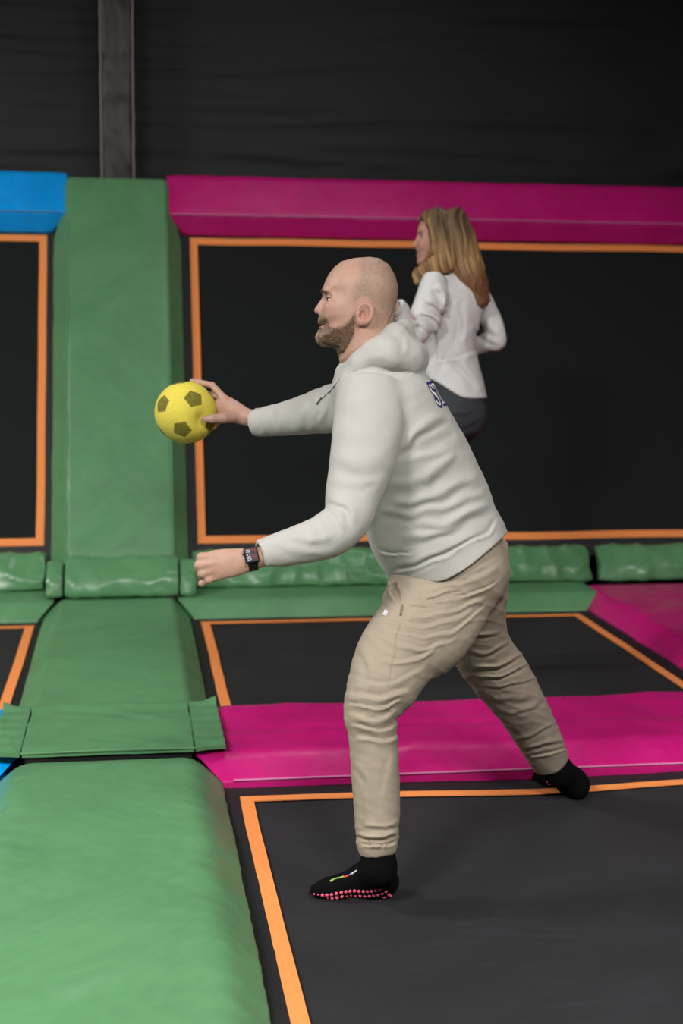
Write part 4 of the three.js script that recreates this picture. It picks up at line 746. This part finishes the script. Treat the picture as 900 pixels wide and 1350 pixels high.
    for (let i = 0; i < a.count; i++) {
      const v = v3().fromBufferAttribute(a, i).normalize(), th = v.angleTo(v3(...tl)); let r = BR * (1 - 0.13 * Math.exp(-((th / 0.26) ** 2)) + 0.025 * Math.exp(-(((th - 0.55) / 0.25) ** 2))) + 0.0006 * N3(v.x * 40, v.y * 40, v.z * 40);
      a.setXYZ(i, v.x * r, v.y * r, v.z * r);
      let best = -1, bi = 0; cen.forEach((c, k) => { const d = c.dot(v); if (d > best) { best = d; bi = k; } });
      // pentagon: angular distance to the five neighbour directions
      const c = cen[bi]; let m = -9; for (const o of cen) for (const o2 of cen) if (o !== o2 && o !== c && o2 !== c && o.dot(c) > 0.3 && o2.dot(c) > 0.3 && o.dot(o2) > 0.3) { const t = o.clone().add(o2); t.addScaledVector(c, -t.dot(c)).normalize(); m = Math.max(m, v.dot(t)); }
      const s = sst(0.262, 0.246, best > 0.8 ? m : 1), nn = fbm(v.x * 14, v.y * 14, v.z * 14, 3), ng = N3(v.x * 60, v.y * 60, v.z * 60);
      const q = mixc(mixc(yel, yel2, clamp(0.5 + nn, 0, 1)), mixc(dk, dk2, clamp(0.45 + nn * 0.9 + ng * 0.5, 0, 1)), s); col.push(...q);
    }
    g.setAttribute('color', new THREE.Float32BufferAttribute(col, 3)); g.computeVertexNormals();
    part('foam_body', g, new THREE.MeshStandardMaterial({ vertexColors: true, roughness: 0.85 }), ball);
  }
}
// ---------------------------------------------------------------- the woman jumping behind
{
  const woman = thing('person', 'woman with long blonde hair in white blouse and dark trousers jumping behind the man', 'person', null);
  const Z = 6.43, s = FPX / Z, HC = P(580, 317, Z);
  const toHead = p => { const d = sub3(p, HC); return [-dot3(d, R_), dot3(d, U_), -dot3(d, F_)]; };
  const hp = (a, b) => [(580 - a) / s, (317 - b) / s];
  const fromHead = (x, y, z) => add3(add3(add3(HC, R_, -x), U_, y), F_, -z);
  const prof = [[578, 280], [565, 283], [556, 290], [551, 299], [550, 306], [550.5, 311], [549.5, 317], [548, 323], [548.6, 327.5], [547.6, 330.5], [549.6, 333.5], [548.6, 337], [550, 341], [549.4, 346], [552, 350], [558, 352], [567, 347], [578, 341], [592, 340], [602, 330], [607, 315], [606, 298], [598, 286]].map(([a, b]) => hp(a, b));
  const head = p => {
    const [x, y, z0] = toHead(p), z = Math.abs(z0), din = -polySD(prof, x, y), Wd = mix(0.055, 0.073, sst(-0.11, 0.02, y)), R = 0.085;
    let d = (Math.hypot(z / Wd, 1 - clamp(din, -0.2, R) / R) - 1) * Wd * 0.85; if (din < 0) d = Math.max(d, -din * 0.9);
    d = smin(d, ellip(x - 0.062, y + 0.03, z - 0.034, 0.028, 0.024, 0.02), 0.03);
    d = smax(d, -ellip(x - 0.096, y - 0.012, z - 0.03, 0.016, 0.011, 0.015), 0.012);
    d = smin(d, Math.hypot(x - 0.075, y - 0.012, z - 0.028) - 0.0125, 0.004);
    let n = cap([x, y, z], [0.1, 0.012, 0], [0.1185, -0.022, 0], 0.006, 0.0078); n = smin(n, cap([x, y, z], [0.108, -0.027, 0.008], [0.103, -0.028, 0.0115], 0.006, 0.0055), 0.006);
    d = smin(d, n, 0.01);
    d = smin(d, ellip(x - 0.1, y + 0.047, z, 0.009, 0.0048, 0.021), 0.005); d = smin(d, ellip(x - 0.099, y + 0.066, z, 0.009, 0.005, 0.019), 0.005);
    d = smax(d, -ellip(x - 0.106, y + 0.0565, z, 0.012, 0.0045, 0.021), 0.003);
    return d;
  };
  const neck = p => cap(p, P(586, 338, Z), P(594, 375, Z + 0.01), 0.05, 0.056);
  const fc = lin(0xc79b86), fp = lin(0xba7a6c), fl = lin(0xa05650), lash = lin(0x3a2a24), tooth = lin(0xe8e2da);
  const J = { sL: P(567, 378, Z - 0.1), eL: P(552, 431, Z - 0.18), wL: P(523, 408, Z - 0.28), sR: P(628, 388, Z + 0.12), eR: P(652, 441, Z + 0.09), wR: P(622, 462, Z + 0.2), ch: P(598, 420, Z), pel: P(602, 535, Z), hL: P(592, 550, Z - 0.08), hR: P(612, 550, Z + 0.08), kL: P(548, 640, Z - 0.06), kR: P(560, 632, Z + 0.12), aL: P(585, 745, Z + 0.02), aR: P(590, 728, Z + 0.18) };
  const body = p => { let d = cap(p, J.ch, J.pel, 0.085, 0.08); for (const [a, b, r, q] of [[J.ch, J.sL, 0.05, 0.04], [J.ch, J.sR, 0.05, 0.04], [J.sL, J.eL, 0.034, 0.024], [J.eL, J.wL, 0.024, 0.018], [J.sR, J.eR, 0.034, 0.024], [J.eR, J.wR, 0.024, 0.018], [J.pel, J.hL, 0.08, 0.075], [J.pel, J.hR, 0.08, 0.075], [J.hL, J.kL, 0.07, 0.045], [J.kL, J.aL, 0.043, 0.03], [J.hR, J.kR, 0.07, 0.045], [J.kR, J.aR, 0.043, 0.03], [J.ch, P(594, 370, Z), 0.05, 0.05]]) d = smin(d, cap(p, a, b, r, q), 0.035); return d; };
  // hands: palm with five fingers, loosely curled
  function hand(w, fwd, up, side) {
    const at = (a, b, c) => add3(add3(add3(w, fwd, a), up, b), side, c), F = [];
    [-0.024, -0.008, 0.008, 0.023].forEach((o, i) => { const L = [0.9, 1, 0.95, 0.75][i]; F.push([[at(0.08, 0, o), at(0.08 + 0.036 * L, -0.012, o * 1.05), at(0.08 + 0.045 * L, -0.036, o * 1.05), at(0.08 + 0.03 * L, -0.052, o)], [0.0085, 0.0078, 0.007, 0.0062]]); });
    F.push([[at(0.03, -0.005, -0.024), at(0.058, -0.018, -0.038), at(0.082, -0.032, -0.036)], [0.0115, 0.0092, 0.0075]]);
    return p => { let d = smin(cap(p, at(-0.03, 0, 0), at(0.02, 0, 0), 0.021, 0.022), Math.max(smin(cap(p, at(0.02, 0, -0.014), at(0.08, 0, -0.02), 0.017, 0.012), cap(p, at(0.02, 0, 0.012), at(0.08, 0, 0.018), 0.017, 0.011), 0.02)), 0.02); for (const f of F) for (let i = 0; i + 1 < f[0].length; i++) d = smin(d, cap(p, f[0][i], f[0][i + 1], f[1][i], f[1][i + 1]), 0.005); return d; };
  }
  const fL = nrm(sub3(J.wL, J.eL)), sdL = nrm(cross3(fL, R_)), hL = hand(J.wL, fL, nrm(cross3(sdL, fL)), sdL);
  const fR = nrm(sub3(J.wR, J.eR)), sdR = nrm(cross3(fR, U_)), hR = hand(J.wR, fR, nrm(cross3(sdR, fR)), sdR);
  const headCol = p => { const [x, y, z0] = toHead(p), z = Math.abs(z0); let c = mixc(fc, fp, clamp(0.25 + 0.5 * fbm(x * 50, y * 50, z0 * 50), 0, 0.6)); c = mixc(c, fp, 0.45 * sst(0.04, 0.012, Math.hypot(x - 0.075, y + 0.028, z - 0.04)));
    const lp = Math.min(Math.hypot((x - 0.108) / 0.02, (y + 0.0475) / 0.005, z / 0.021), Math.hypot((x - 0.106) / 0.02, (y + 0.066) / 0.0052, z / 0.019)); c = mixc(c, fl, sst(1.2, 0.85, lp)); if (Math.hypot((x - 0.1) / 0.02, (y + 0.0565) / 0.0042, z / 0.017) < 1) c = tooth;
    c = mixc(c, lash, 0.85 * sst(1.25, 0.8, Math.hypot((x - 0.087) / 0.014, (y - 0.0125) / 0.0042, (z - 0.034) / 0.0125))); c = mixc(c, lin(0x6b4a34), 0.8 * sst(1.2, 0.8, Math.hypot((x - 0.09) / 0.022, (y - 0.031 + 0.15 * (0.1 - x)) / 0.0038, (z - 0.03) / 0.022))); return c; };
  const all = Object.values(J);
  part('body', mergeGeometries([meshSDF(body, ...bounds(all, 0.11), 0.014, { color: () => fc }), meshSDF(p => smin(head(p), neck(p), 0.03), ...bounds(corners(fromHead, -0.1, 0.135, -0.19, 0.14, -0.1, 0.1), 0.006), 0.0035, { color: headCol, slack: 0.4 }), meshSDF(hL, ...bounds([J.wL], 0.16), 0.0035, { color: () => fc }), meshSDF(hR, ...bounds([J.wR], 0.16), 0.0035, { color: () => fc })]), M.skin, woman);
  // hair
  const dark = lin(0x4b3423), mid = lin(0x8a6238), gold = lin(0xc29a62), red = lin(0x6b3f24);
  const main = loft([st(564, 288, 610, 290, Z + 0.0, 0.08), st(577, 302, 622, 306, Z + 0.0, 0.085), st(586, 326, 629, 326, Z - 0.005, 0.08), st(588, 346, 635, 346, Z - 0.02, 0.075), st(600, 368, 641, 364, Z - 0.05, 0.06), st(615, 386, 645, 382, Z - 0.05, 0.045), st(625, 402, 647, 399, Z - 0.05, 0.03)], { n: 7 });
  const lock = loft([st(562, 288, 584, 282, Z - 0.05, 0.03), st(566, 306, 590, 306, Z - 0.072, 0.025), st(569, 326, 600, 326, Z - 0.078, 0.03), st(570, 338, 600, 350, Z - 0.085, 0.032), st(556, 349, 573, 359, Z - 0.09, 0.024), st(546, 356, 558, 366, Z - 0.09, 0.02), st(545, 370, 554, 374, Z - 0.085, 0.014)], { n: 7 });
  const faceCut = [[0.3, 0.3], [0.118, 0.3], [0.092, 0.098], [0.075, 0.075], [0.055, 0.045], [0.048, 0.0], [0.05, -0.06], [0.06, -0.1], [0.06, -0.3], [0.3, -0.3]];
  const flow = p => { const q = proj(p, _o), X = q[0], Y = q[1]; return X - 0.0042 * (Y - 280) ** 2 * 0.55 + 6 * N3(Y * 0.03, 2, 1) + (Y > 370 ? 5 * Math.sin((Y - 370) * 0.16) : 0); };
  const hairF = p => {
    const [x, y] = toHead(p);
    let d = Math.max(head(p) - 0.016, -polySD(faceCut, x, y));
    d = smin(d, main(p), 0.02); d = smin(d, lock(p), 0.012);
    if (d < 0.04) { const f = flow(p), dep = dot3(sub3(p, HC), F_); d -= 0.011 * N3(f * 0.22, dep * 20, 3) + 0.006 * N3(f * 0.8, dep * 50, 7) + 0.003 * N3(p[0] * 30, p[1] * 12, p[2] * 30); }
    return d;
  };
  part('hair', meshSDF(hairF, ...bounds(boxPx(540, 656, 272, 412, Z - 0.14, Z + 0.12), 0.01), 0.0034, { slack: 0.45, color: p => {
    const f = flow(p), q = proj(p, _o), X = q[0], Y = q[1], nn = N3(f * 0.55, Y * 0.012, 5) + 0.5 * N3(f * 1.6, Y * 0.02, 2);
    let c = mixc(lin(0x6e4c2c), gold, clamp(0.52 + 1.7 * nn, 0, 1)); const root = sst(352, 290, Y + 30 * nn + Math.max(0, 590 - X) * 0.5); c = mixc(c, dark, 0.85 * root); c = mixc(c, red, 0.75 * sst(345, 372, Y + 14 * nn) * sst(588, 606, X)); return c; } }), M.hair, woman);
  // blouse
  const torso = loft([st(560, 360, 628, 372, Z, 0.07), st(556, 382, 640, 392, Z, 0.105), st(552, 415, 634, 418, Z, 0.115), st(554, 450, 627, 448, Z, 0.11), st(557, 480, 630, 478, Z, 0.115), st(560, 508, 637, 505, Z, 0.125), st(562, 535, 642, 530, Z, 0.13)], { n: 7 });
  const slL = loft([st(556, 372, 588, 366, Z - 0.08, 0.062), st(547, 392, 586, 402, Z - 0.13, 0.06), st(538, 420, 576, 432, Z - 0.18, 0.058), st(536, 438, 560, 447, Z - 0.21, 0.05), st(525, 432, 545, 420, Z - 0.24, 0.042), st(520, 418, 537, 402, Z - 0.27, 0.034), st(516, 408, 530, 394, Z - 0.29, 0.032)], { n: 7, flat1: true });
  const slR = loft([st(612, 380, 642, 400, Z + 0.1, 0.06), st(625, 400, 652, 414, Z + 0.11, 0.055), st(636, 425, 663, 432, Z + 0.1, 0.05), st(644, 448, 667, 452, Z + 0.09, 0.045), st(640, 440, 646, 463, Z + 0.12, 0.04), st(620, 444, 624, 470, Z + 0.17, 0.035)], { n: 7, flat1: true });
  const fo = folds([[[[572, 380], [584, 388], [588, 402]], 4, 0.0180], [[[560, 395], [578, 400], [586, 412]], 4, 0.0180], [[[552, 412], [568, 416], [580, 430]], 4, 0.0150], [[[545, 425], [560, 430], [568, 440]], 3.5, 0.0120], [[[600, 395], [606, 430], [608, 470]], 4, 0.0120], [[[616, 400], [612, 440], [614, 480]], 4, 0.0105], [[[572, 420], [580, 450], [576, 490]], 5, 0.0120], [[[590, 385], [612, 392], [630, 400]], 3, -0.0060], [[[626, 430], [600, 465], [585, 495]], 5, 0.0120], [[[600, 470], [620, 490], [634, 515]], 5, 0.0090], [[[570, 470], [600, 474], [626, 462]], 2.5, -0.0060], [[[640, 420], [650, 434], [662, 440]], 4, 0.0120], [[[632, 432], [645, 446], [660, 452]], 4, 0.0120]], Z + 0.2);
  const bl = p => {
    let d = smin(torso(p), slL(p), 0.02); d = smin(d, slR(p), 0.02); if (d < 0.05) d -= fo(p) + 0.004 * fbm(p[0] * 14, p[1] * 14, p[2] * 14, 2);
    // collar
    const c = sub3(p, P(585, 352, Z)); d = smin(d, Math.max(Math.abs(Math.hypot(dot3(c, R_) * 0.95, dot3(c, F_)) - 0.066) - 0.005, Math.abs(dot3(c, U_) + 0.1 * dot3(c, R_)) - 0.022), 0.01);
    const q = proj(p, _o), lim = (_o[1] - (mix(499, 525, sst(560, 618, _o[0])))) * _o[2] / FPX; d = Math.max(d, lim * 0.85);
    return Math.max(d, -cap(p, P(588, 345, Z), P(594, 375, Z), 0.055, 0.052), -cap(p, add3(J.wL, fL, -0.015), add3(J.wL, fL, 0.05), 0.026, 0.026), -cap(p, add3(J.wR, fR, -0.015), add3(J.wR, fR, 0.05), 0.026, 0.025));
  };
  const B = part('blouse', meshSDF(bl, ...bounds(boxPx(512, 672, 345, 530, Z - 0.35, Z + 0.24), 0.01), 0.0062, { slack: 0.5 }), M.blouse, woman);
  part('cuff', chainGeo([add3(J.wL, fL, -0.018), add3(J.wL, fL, 0.02)], 0.034, 0.037), M.blouse, B);
  function chainGeo(pp, r0, r1) { const ax = nrm(sub3(pp[1], pp[0])); const g = new THREE.LatheGeometry([[r0 - 0.004, 0], [r0, 0], [r1, 0.04], [r1 - 0.004, 0.04], [r0 - 0.004, 0]].map(([a, b]) => new THREE.Vector2(a, b)), 28); g.applyQuaternion(new THREE.Quaternion().setFromUnitVectors(v3(0, 1, 0), v3(...ax))); g.translate(...pp[0]); return g; }
  // trousers, knees drawn up in the jump
  const pl = loft([st(568, 496, 626, 494, Z, 0.1), st(566, 522, 634, 518, Z, 0.12), st(566, 548, 642, 552, Z + 0.01, 0.145), st(575, 565, 632, 575, Z + 0.01, 0.13)], { n: 6 });
  const leg = (h, k, a, q) => p => smin(cap(p, h, k, 0.092, 0.062), cap(p, k, a, 0.06, 0.042), 0.03) + q * 0;
  const l1 = leg(J.hL, J.kL, J.aL, 0), l2 = leg(J.hR, J.kR, J.aR, 0), tf = folds([[[[585, 540], [600, 545], [625, 540]], 3, 0.005], [[[588, 556], [605, 560], [628, 556]], 3, 0.006], [[[580, 572], [600, 578], [622, 570]], 3, 0.005]], Z + 0.1);
  part('trousers', meshSDF(p => { let d = smin(smin(pl(p), l1(p), 0.04), l2(p), 0.04); if (d < 0.05) d -= tf(p); return d; }, ...bounds(boxPx(525, 650, 490, 765, Z - 0.2, Z + 0.28), 0.02), 0.008), M.slacks, woman);
  for (const [a, k] of [[J.aL, 0], [J.aR, 1]]) {
    const toe = add3(add3(a, R_, -0.15), [0, 1, 0], -0.1), heel = add3(add3(a, R_, 0.03), [0, 1, 0], -0.05);
    part('sock', meshSDF(p => { let d = cap(p, heel, add3(a, R_, -0.05), 0.032, 0.034); d = smin(d, cap(p, add3(add3(a, R_, -0.03), [0, 1, 0], -0.045), toe, 0.036, 0.022), 0.03); return smin(d, cap(p, a, add3(a, U_, 0.08), 0.035, 0.037), 0.03); }, ...bounds([a, toe, heel, add3(a, U_, 0.08)], 0.06), 0.006), M.sock, woman);
  }
}
scene.traverse(o => { if (o.isMesh) { o.castShadow = true; o.receiveShadow = true; } });
renderer.render(scene, camera);
